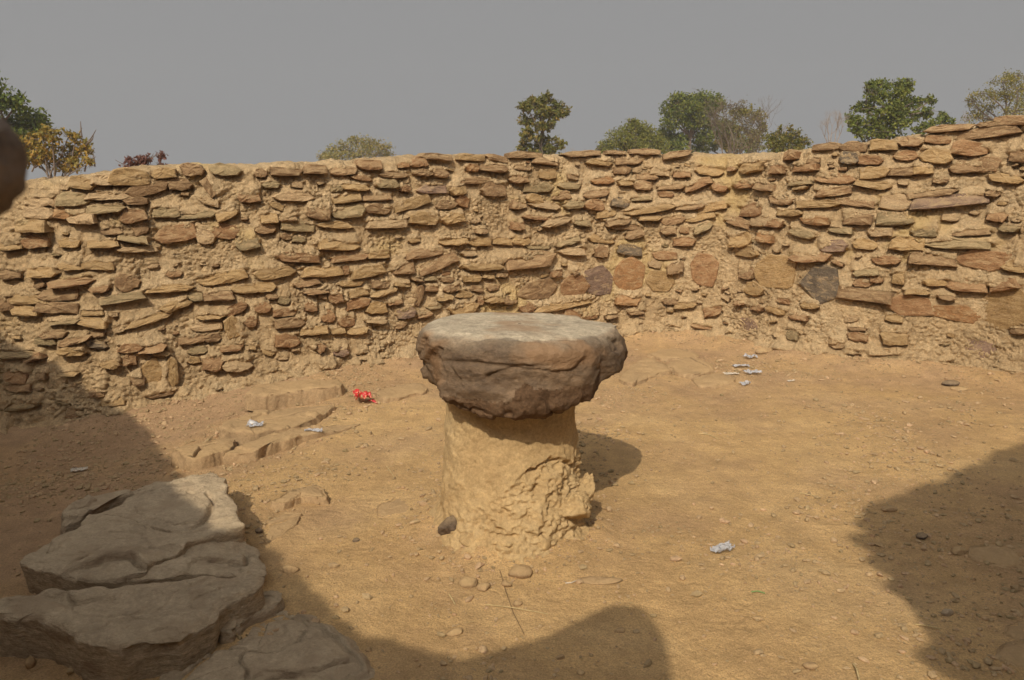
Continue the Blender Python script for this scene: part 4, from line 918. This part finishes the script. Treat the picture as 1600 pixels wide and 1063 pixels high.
def bare(p, d, L, r_, depth, rn, out, spread=0.55, up=0.25):
    q_ = np.array(p)+np.array(d)*L
    curve_seg(p, q_, r_, r_*0.72, rn, 2, 0.06, out)
    if depth == 0: return
    for _ in range(rn.choice([2, 2, 3])):
        e = np.array(d)+np.array([rn.gauss(0, spread), rn.gauss(0, spread), rn.gauss(0, spread*0.7)+up]); e /= np.linalg.norm(e)
        bare(q_, e, L*rn.uniform(0.6, 0.86), r_*0.62, depth-1, rn, out, spread, up)
def tree(name, label, D, clumps, leaf, nleaf, size, trunk_x, fork_y, rtr, seed, bark=None, gap=0.05, twigs=5, stem=True, droop=0.3, tw=0.35, cat='tree', extra=None, thick=0.8):
    """clumps: (x, y, rx, ry) seen in the photograph, carried out to distance D and given depth there"""
    rn = random.Random(seed); nr_ = np.random.default_rng(seed)
    k = D/FPX
    b = at_depth(trunk_x, fork_y, D); base = np.array([b[0], D, -0.05]); fork = b
    t0 = thing(name, label, cat, tuple(base), 'trees beyond the wall' if cat == 'tree' else 'shrubs beyond the wall')
    segs = []
    mid_ = base*0.4+fork*0.6+np.array([rn.uniform(-.1, .1), rn.uniform(-.1, .1), 0])
    curve_seg(base, mid_, rtr*1.3, rtr, rn, 4, 0.02, segs); curve_seg(mid_, fork, rtr, rtr*0.75, rn, 3, 0.03, segs)
    cs = []
    for (x, y, rx, ry) in clumps:
        c = at_depth(x, y, D); dr = (rx+ry)*0.5*k
        c[1] += rn.uniform(-1, 1)*dr*thick*1.6
        cs.append((c, np.array([rx*k, (rx+ry)*0.5*k*thick, ry*k])))
    LV = []
    tot = sum(r_[0]*r_[2] for _, r_ in cs)
    for c, r_ in cs:
        st = mid_ if c[2] < fork[2] else fork
        curve_seg(st, c, rtr*0.5, rtr*0.16, rn, 5, 0.10, segs)
        ntw = twigs
        tips = []
        for _ in range(ntw):
            d = nr_.normal(size=3); d /= np.linalg.norm(d); e = c+d*r_*0.95
            curve_seg(c, e, rtr*0.14, rtr*0.05, rn, 3, 0.12, segs); tips.append(e)
            for _ in range(2):
                d2 = d+nr_.normal(size=3)*0.7; e2 = c+d*r_*0.5+d2*r_*0.5
                curve_seg(c+d*r_*0.5, e2, rtr*0.08, rtr*0.03, rn, 2, 0.1, segs)
        m = int(nleaf*r_[0]*r_[2]/tot)
        # leaves gather in sprays, so the crown has dark gaps and lit tufts
        ns = max(4, int(m/14))
        d = nr_.normal(size=(ns, 3)); d /= np.linalg.norm(d, axis=1)[:, None]
        sp = c + d*r_*(nr_.uniform(0.15, 1, ns)**0.5)[:, None]
        sp = sp[fbm(sp, 1.1/max(0.25, r_[0]), 2, 0.5, seed) > -0.5+gap*4]
        if len(sp) == 0: continue
        pick = sp[nr_.integers(0, len(sp), m)]
        LV.append(pick + nr_.normal(size=(m, 3))*r_.mean()*tw*np.array([0.5, 0.5, 0.38]))
    if extra: extra(segs, fork, rn)
    tv, tfc = tubes(segs)
    link('trunk', mesh_np('trunk', tv-base, tfc), bark or M_bark, t0)
    if leaf and LV:
        P = np.concatenate(LV); m = len(P)
        a = nr_.normal(size=(m, 3)); a[:, 2] -= droop; a /= np.linalg.norm(a, axis=1)[:, None]
        b_ = np.cross(a, nr_.normal(size=(m, 3))); b_ /= np.linalg.norm(b_, axis=1)[:, None]
        nn = np.cross(a, b_)
        s = size*nr_.uniform(0.6, 1.35, (m, 1))
        v = np.stack([P, P+a*s*0.5+b_*s*0.3+nn*s*0.08, P+a*s, P+a*s*0.5-b_*s*0.3+nn*s*0.08], 1).reshape(-1, 3)
        f = np.arange(m*4).reshape(-1, 4)
        link('crown', mesh_np('crown', v-base, f, False), LM[leaf], t0)
    return t0
tree('leafy_tree', 'dense dark green tree at the left edge of the frame, behind the near boulder', 26, [(10, 150, 34, 26), (42, 165, 18, 18), (30, 190, 30, 22), (55, 198, 12, 14), (0, 205, 40, 24), (45, 218, 22, 16), (-40, 160, 40, 36), (-30, 210, 40, 30), (10, 240, 40, 24)], 'deep', 9000, 0.13, -10, 240, 0.13, 1, gap=-0.02)
def gold_twigs(segs, fork, rn):
    for (x0, y0, x1, y1) in [(112, 268, 128, 200), (128, 235, 150, 203), (120, 262, 148, 232), (128, 215, 126, 190), (140, 222, 146, 212), (60, 250, 90, 235), (55, 262, 72, 240), (148, 260, 145, 238), (132, 268, 150, 245), (50, 268, 62, 246)]:
        curve_seg(at_depth(x0, y0, 19), at_depth(x1, y1, 19), 0.022, 0.007, rn, 4, 0.06, segs)
tree('autumn_tree', 'sparse tree with golden yellow leaves and bare twigs at the left, above the wall', 19, [(42, 222, 16, 14), (40, 245, 16, 14), (60, 220, 18, 12), (88, 210, 20, 12), (108, 214, 14, 10), (75, 235, 20, 12), (100, 238, 18, 14), (120, 228, 14, 12), (90, 258, 22, 12), (132, 232, 8, 10), (55, 246, 16, 12), (118, 258, 16, 10), (146, 255, 8, 9)], 'gold', 2200, 0.10, 85, 300, 0.06, 2, gap=0.02, extra=gold_twigs, twigs=7, tw=0.5)
def red_twigs(segs, fork, rn):
    for (x0, y0, x1, y1) in [(205, 262, 180, 250), (230, 258, 252, 238), (222, 262, 240, 240)]:
        curve_seg(at_depth(x0, y0, 13), at_depth(x1, y1, 13), 0.008, 0.004, rn, 4, 0.08, segs)
tree('reddish_shrub', 'low shrub with dull red leaves just showing over the wall at the left', 13, [(215, 252, 16, 7), (235, 249, 16, 8), (248, 244, 8, 8), (210, 262, 20, 8), (240, 260, 18, 8)], 'red', 900, 0.055, 225, 285, 0.025, 3, cat='shrub', extra=red_twigs, tw=0.5)
tree('feathery_tree', 'pale feathery yellow-green tree low over the wall, left of centre', 42, [(515, 238, 15, 9), (545, 230, 18, 9), (555, 219, 13, 7), (580, 226, 20, 9), (600, 232, 14, 8), (530, 246, 22, 8), (565, 243, 26, 9), (600, 244, 16, 6), (505, 246, 10, 7), (565, 262, 40, 12)], 'pale', 6500, 0.10, 560, 275, 0.08, 4, gap=0.03, tw=0.6, droop=0.0)
tree('slender_tree', 'lone slender tree with an open leafy crown, behind the middle of the wall', 34, [(858, 152, 13, 9), (835, 160, 17, 10), (870, 165, 14, 9), (822, 168, 12, 9), (884, 174, 8, 7), (845, 176, 18, 9), (868, 180, 12, 9), (822, 190, 12, 9), (842, 197, 12, 8), (860, 196, 10, 8), (830, 210, 18, 9), (818, 226, 11, 9), (850, 222, 14, 10), (868, 228, 13, 11), (845, 236, 22, 8), (850, 250, 25, 10)], 'rust', 5600, 0.14, 848, 205, 0.10, 5, gap=0.03, twigs=4)
tree('bushy_tree', 'rounded fine-leaved green tree rising over the wall right of the lone slender tree', 44, [(985, 200, 16, 10), (1005, 205, 20, 14), (970, 215, 22, 13), (948, 226, 13, 9), (1015, 218, 22, 14), (985, 228, 30, 11), (940, 234, 8, 8), (1030, 226, 14, 14), (988, 190, 8, 6), (990, 250, 48, 14)], 'fine', 12500, 0.11, 990, 245, 0.14, 6, gap=-0.08, tw=0.55, droop=0.8)
tree('broad_tree', 'large green tree with a domed crown, centre right behind the wall', 52, [(1062, 158, 20, 12), (1098, 153, 20, 11), (1042, 172, 14, 12), (1075, 172, 24, 14), (1110, 166, 18, 13), (1126, 158, 10, 12), (1050, 190, 20, 13), (1085, 190, 22, 13), (1110, 188, 14, 12), (1040, 208, 14, 14), (1062, 216, 18, 12), (1100, 212, 15, 11), (1096, 226, 14, 8), (1050, 232, 22, 10), (1075, 250, 40, 14)], 'green', 13000, 0.17, 1078, 215, 0.18, 7, gap=0.0)
def twigfill(x0, x1, ytop, ybase, D, seed, n, L, r_, depth=5):
    def f(segs, fork, rn):
        rn = random.Random(seed)
        for i in range(n):
            x = x0+(x1-x0)*(i+0.5)/n+rn.uniform(-6, 6)
            p = at_depth((x0+x1)/2+(x-(x0+x1)/2)*0.5, ybase, D); tp = at_depth(x, ybase-(ybase-ytop)*0.45, D)
            d = tp-p; d /= np.linalg.norm(d)
            bare(p, d, L*rn.uniform(0.8, 1.15), r_, depth, rn, segs, 0.42, 0.22)
    return f
tree('half_bare_tree', 'brownish half-bare tree with a haze of twigs, right beside the domed green tree', 47, [(1130, 165, 14, 12), (1150, 165, 16, 12), (1135, 190, 18, 14), (1160, 190, 16, 14), (1178, 185, 14, 13), (1140, 215, 18, 12), (1170, 212, 14, 12), (1187, 195, 6, 12), (1160, 230, 22, 10)], 'brown', 2600, 0.11, 1145, 255, 0.09, 8, gap=0.0, tw=0.6, extra=twigfill(1112, 1190, 152, 250, 47, 81, 7, 0.95, 0.035))
tree('broad_tree', 'muted green tree crown filling in low behind the brown twiggy tree', 56, [(1120, 205, 22, 14), (1145, 222, 24, 12), (1108, 228, 20, 10), (1168, 228, 20, 10), (1138, 198, 14, 10)], 'green', 3600, 0.17, 1140, 245, 0.14, 17, gap=0.03)
tree('green_sapling', 'small thin green tree on the right flank of the half-bare brown tree', 49, [(1166, 174, 12, 9), (1182, 182, 11, 10), (1190, 200, 8, 10), (1178, 212, 13, 11), (1150, 178, 10, 8), (1160, 205, 12, 10), (1135, 222, 14, 10)], 'olive', 2200, 0.15, 1180, 250, 0.06, 18, gap=0.0)
tree('round_shrub', 'low round olive bush with rusty tips between the brown tree and the bare pale tree', 28, [(1215, 216, 20, 10), (1240, 214, 18, 10), (1205, 226, 18, 9), (1255, 222, 13, 8), (1230, 228, 30, 9), (1218, 203, 4, 6), (1236, 201, 3, 7), (1225, 245, 40, 12)], 'rust', 4200, 0.085, 1228, 250, 0.06, 9, gap=-0.06, cat='shrub', tw=0.45)
tree('bare_tree', 'leafless pale grey tree with fine upright branches', 30, [], None, 0, 0.1, 1297, 222, 0.055, 10, bark=M_pbark, extra=twigfill(1280, 1318, 166, 226, 30, 101, 5, 0.36, 0.022, 5))
tree('tall_green_tree', 'tall bright green tree with a ragged crown, towards the right over the wall', 31, [(1360, 135, 12, 8), (1385, 130, 16, 9), (1408, 132, 14, 9), (1365, 150, 17, 11), (1395, 150, 20, 12), (1420, 138, 9, 8), (1350, 168, 16, 11), (1380, 172, 22, 12), (1412, 168, 18, 11), (1437, 158, 16, 10), (1455, 155, 8, 7), (1335, 186, 14, 9), (1360, 192, 22, 10), (1395, 192, 20, 10), (1425, 182, 16, 9), (1445, 176, 10, 8), (1345, 205, 22, 9), (1385, 208, 22, 9), (1330, 195, 10, 9), (1380, 228, 40, 12)], 'green', 8800, 0.12, 1375, 190, 0.11, 11, gap=0.01)
tree('small_tree', 'small green tree partly hidden by the wall, just right of the tall bright green one', 34, [(1475, 182, 11, 8), (1462, 190, 10, 7), (1484, 190, 8, 7), (1448, 198, 12, 7), (1432, 204, 12, 6), (1470, 203, 16, 6), (1455, 220, 25, 8)], 'green', 2100, 0.12, 1463, 225, 0.05, 12, gap=0.02)
tree('acacia_tree', 'grey-green flat-layered tree at the far right edge over the wall', 42, [(1585, 120, 18, 8), (1558, 130, 20, 8), (1595, 138, 20, 9), (1535, 148, 20, 8), (1570, 150, 24, 9), (1600, 158, 22, 9), (1545, 166, 20, 9), (1520, 158, 10, 6), (1580, 174, 24, 9), (1625, 140, 25, 16), (1630, 170, 25, 16), (1530, 182, 18, 8), (1570, 190, 30, 9)], 'olive', 7200, 0.10, 1575, 195, 0.12, 13, gap=0.02, tw=0.6, droop=0.0)
tree('leafless_shrub', 'thin leafless twigs standing over the wall right of the small green tree', 26, [], None, 0, 0.1, 1502, 205, 0.02, 14, bark=M_pbark, cat='shrub', extra=twigfill(1496, 1510, 172, 210, 26, 111, 2, 0.24, 0.012, 4))
tree('dry_twigs', 'faint dry twigs showing over the wall between the slender tree and the bushy tree', 30, [], None, 0, 0.1, 895, 245, 0.015, 15, bark=M_pbark, cat='shrub', extra=twigfill(882, 910, 222, 250, 30, 121, 3, 0.18, 0.008, 3))
# ------------------------------------------------------------------ litter and straw
def plastic(name, c, tr=0.45):
    m = bpy.data.materials.new(name); m.use_nodes = True
    n, l = m.node_tree.nodes, m.node_tree.links; n.clear()
    out = n.new('ShaderNodeOutputMaterial'); d = n.new('ShaderNodeBsdfPrincipled'); t = n.new('ShaderNodeBsdfTransparent'); mx = n.new('ShaderNodeMixShader')
    d.inputs['Base Color'].default_value = (*c, 1); d.inputs['Roughness'].default_value = 0.22; d.inputs['Specular IOR Level'].default_value = 0.6
    mx.inputs[0].default_value = 1-tr
    l.new(t.outputs[0], mx.inputs[1]); l.new(d.outputs[0], mx.inputs[2]); l.new(mx.outputs[0], out.inputs[0]); return m
M_film = plastic('clear_film', (0.56, 0.56, 0.58), 0.5)
M_red = bpy.data.materials.new('red_wrapper'); M_red.use_nodes = True
_n, _l = M_red.node_tree.nodes, M_red.node_tree.links
_tc = _n.new('ShaderNodeTexCoord'); _w = _n.new('ShaderNodeTexNoise'); _w.inputs['Scale'].default_value = 28.0; _w.inputs['Distortion'].default_value = 2.5
_rp = _n.new('ShaderNodeValToRGB'); _e = _rp.color_ramp.elements; _e[0].position = 0.56; _e[1].position = 0.60; _e[0].color = (0.55, 0.03, 0.03, 1); _e[1].color = (0.62, 0.45, 0.25, 1)
_l.new(_tc.outputs['Object'], _w.inputs['Vector']); _l.new(_w.outputs['Fac'], _rp.inputs[0]); _l.new(_rp.outputs[0], _n['Principled BSDF'].inputs['Base Color']); _n['Principled BSDF'].inputs['Roughness'].default_value = 0.35
def crumple(name, label, cat, x, y, wpx, asp, m, seed, yaw=0.0, lift=0.5, tail=False, up=0.0):
    g0 = on_ground(x, y); zz0 = float(ground_z([g0[0]], [g0[1]])[0]); hw = wpx*0.5*g0[1]/math.cos(PITCH)/FPX
    nx_, ny_ = 26, 18
    u, v = np.meshgrid(np.linspace(-1, 1, nx_), np.linspace(-1, 1, ny_))
    q = p3(u, v, seed)
    x_ = u.ravel()*hw*(1+0.25*fbm(q, 0.9, 2, 0.5, 3.0)); y_ = v.ravel()*hw*asp*(1+0.3*fbm(q, 0.9, 2, 0.5, 13.0))
    z_ = hw*lift*(0.45+0.9*np.abs(fbm(q, 0.9, 2, 0.45, 5.0)) + 0.15*fbm(q, 2.0, 2, 0.5, 5.0, True)-0.1)
    x_ = x_ + hw*0.08*fbm(q, 1.5, 2, 0.5, 23.0); y_ = y_ + hw*0.08*fbm(q, 1.5, 2, 0.5, 33.0)
    V_ = np.stack([x_, y_, np.maximum(z_, 0.003)], 1); f = grid_faces(ny_, nx_)
    fs = [f]
    if tail:
        b = len(V_); pts = [(0.55, -0.2, 0.2), (0.95, -0.5, 0.28), (1.25, -0.75, 0.14), (1.5, -1.05, 0.05)]
        tv = []
        for (a, c, d) in pts: tv += [(a*hw, c*hw, d*hw), (a*hw+0.25*hw, c*hw+0.12*hw, d*hw*1.8)]
        V_ = np.concatenate([V_, tv]); fs.append(np.array([(b+2*i, b+2*i+1, b+2*i+3, b+2*i+2) for i in range(3)]))
    o = link(name, mesh_np(name, V_, fs), m); o.location = (g0[0], g0[1], zz0+up); o.rotation_euler = (0, 0, yaw)
    md = o.modifiers.new('thickness', 'SOLIDIFY'); md.thickness = 0.0012
    return tag(o, label, cat)
crumple('snack_wrapper', 'crumpled red wrapper with pale stripes on the dirt left of the stone table', 'wrapper', 567, 631, 26, 1.1, M_red, 1.0, 0.3, 1.5, True)
for lab, x, y, w, a, sd, yaw, lf in [
    ('crumpled clear plastic sachet alone on bright sand right of the table', 1129, 863, 40, .55, 2.0, 0.45, .6),
    ('clear plastic sachet beside the pointed rock slab, left of its neighbour', 400, 681, 26, .7, 3.0, 0.3, .7),
    ('flattened clear plastic sachet on the thin tapering bedrock sheet', 490, 681, 28, .5, 4.0, 0.0, .35),
    ('flat clear sachet, farthest left of the litter by the split rock outcrop', 1158, 574, 26, .45, 5.0, 0.0, .4),
    ('clear sachet standing crumpled in the middle of the right-hand litter', 1176, 586, 24, .6, 6.0, 0.3, .7),
    ('small clear sachet nearest the viewer in the right-hand litter', 1164, 602, 18, .7, 7.0, 0.7, .6),
    ('clear sachet next to the stone at the back of the right-hand litter', 1173, 561, 20, .7, 8.0, 0.2, .7),
]: crumple('plastic_sachet', lab, 'sachet', x, y, w, a, M_film, sd, yaw, lf, up=0.105 if x == 400 else 0.035 if x == 490 else 0.0)
M_paper = mat('paper_scrap', [(0.50, 0.42, 0.32), (0.58, 0.50, 0.40)], 10.0, bump=0.2)
crumple('paper_scrap', 'scrap of pale paper in front of the sachets on the right', 'paper', 1142, 587, 22, .5, M_paper, 9.0, 0.1, .3)
crumple('paper_scrap', 'tan scrap of paper on the dirt right of the litter', 'paper', 1236, 597, 14, .4, M_paper, 10.0, 0.4, .3)
crumple('paper_scrap', 'pale dry leaf scrap in the shaded dirt at the left', 'scrap', 120, 702, 24, .6, M_paper, 11.0, 0.5, .5)
M_straw = mat('dry_straw', [(0.42, 0.31, 0.15), (0.52, 0.40, 0.21)], 8.0, bump=0)
M_twig = mat('dark_twig', [(0.15, 0.10, 0.055), (0.22, 0.15, 0.085)], 8.0, bump=0)
def stick(name, label, pix, r_, m, cat):
    pts = []
    for i, (x, y) in enumerate(pix):
        g0 = on_ground(x, y); pts.append(np.array([g0[0], g0[1], float(ground_z([g0[0]], [g0[1]])[0])+r_*1.4+(0.006 if i % 2 else 0)]))
    segs = [(a, b, r_, r_*0.85) for a, b in zip(pts[:-1], pts[1:])]
    v, f = tubes(segs, 6); c = pts[0]
    o = link(name, mesh_np(name, v-c, f), m); o.location = tuple(c); return tag(o, label, cat)
stick('twig', 'long thin dark twig lying in front of the pillar foot', [(781, 893), (790, 922), (802, 955), (819, 991)], 0.0016, M_twig, 'twig')
stick('straw', 'pale straw stem crossing under the dark twig', [(760, 942), (800, 949), (856, 957)], 0.0022, M_straw, 'straw')
stick('straw', 'short pale straw on the sand left of the rounded tan stones', [(702, 927), (706, 936), (711, 943)], 0.003, M_straw, 'straw')
stick('straw', 'bright white straw bit right of the pillar foot', [(884, 912), (893, 914), (902, 909)], 0.003, M_paper, 'straw')
stick('straw', 'pale straw between the split outcrop and the right-hand shadow', [(1092, 681), (1108, 684), (1122, 688)], 0.003, M_straw, 'straw')
stick('straw', 'pale straw crossing the rim of the right-hand shadow low down', [(1430, 978), (1448, 983), (1468, 986)], 0.0026, M_straw, 'straw')
stick('straw', 'thick pale straw at the bottom edge right of centre', [(1333, 1043), (1338, 1054), (1343, 1070)], 0.004, M_straw, 'straw')
stick('straw', 'pale straw on open sand left of the mud pillar', [(604, 729), (610, 738), (616, 747)], 0.0025, M_straw, 'straw')
stick('straw', 'straw on the sand above the right-hand shadow', [(1250, 769), (1264, 772), (1278, 774)], 0.0025, M_straw, 'straw')
M_green = mat('green_blade', [(0.16, 0.24, 0.08), (0.22, 0.30, 0.12)], 8.0, bump=0)
stick('grass_blade', 'single green grass blade on the bright sand right of the table', [(1174, 926), (1184, 927), (1195, 929)], 0.003, M_green, 'grass blade')
# fine straw chaff, too much to count
n = 500
cx2 = np.stack([npr.uniform(-2.4, 2.9, n), npr.uniform(2.3, 7.2, n)], 1); cx2 = cx2[np.hypot(cx2[:, 0]-TC[0], cx2[:, 1]-TC[1]) > 0.45]
zz = ground_z(cx2[:, 0], cx2[:, 1]); segs = []
for (x, y), z in zip(cx2, zz):
    a = rnd.uniform(0, math.pi); L = rnd.uniform(0.008, 0.03); d = np.array([math.cos(a)*L, math.sin(a)*L, rnd.uniform(-.002, .004)])
    c = np.array([x, y, z+0.003]); segs.append((c-d, c+d, 0.0011, 0.0009))
v, f = tubes(segs, 3); o = link('straw_chaff', mesh_np('straw_chaff', v, f), M_straw); o['kind'] = 'stuff'

# ------------------------------------------------------------------ dusty air
hv = np.array([(x, y, z) for z in (-1.2, 12.0) for y in (-14.0, 75.0) for x in (-48.0, 62.0)])
hf = np.array([(0, 2, 3, 1), (4, 5, 7, 6), (0, 1, 5, 4), (2, 6, 7, 3), (0, 4, 6, 2), (1, 3, 7, 5)])
M_haze = bpy.data.materials.new('haze'); M_haze.use_nodes = True
hn, hl = M_haze.node_tree.nodes, M_haze.node_tree.links; hn.clear()
ho = hn.new('ShaderNodeOutputMaterial'); hp = hn.new('ShaderNodeVolumePrincipled')
hp.inputs['Color'].default_value = (0.86, 0.84, 0.82, 1); hp.inputs['Density'].default_value = 0.0016
hl.new(hp.outputs[0], ho.inputs['Volume'])
hz = link('haze', mesh_np('haze', hv, hf, False), M_haze); hz['kind'] = 'stuff'
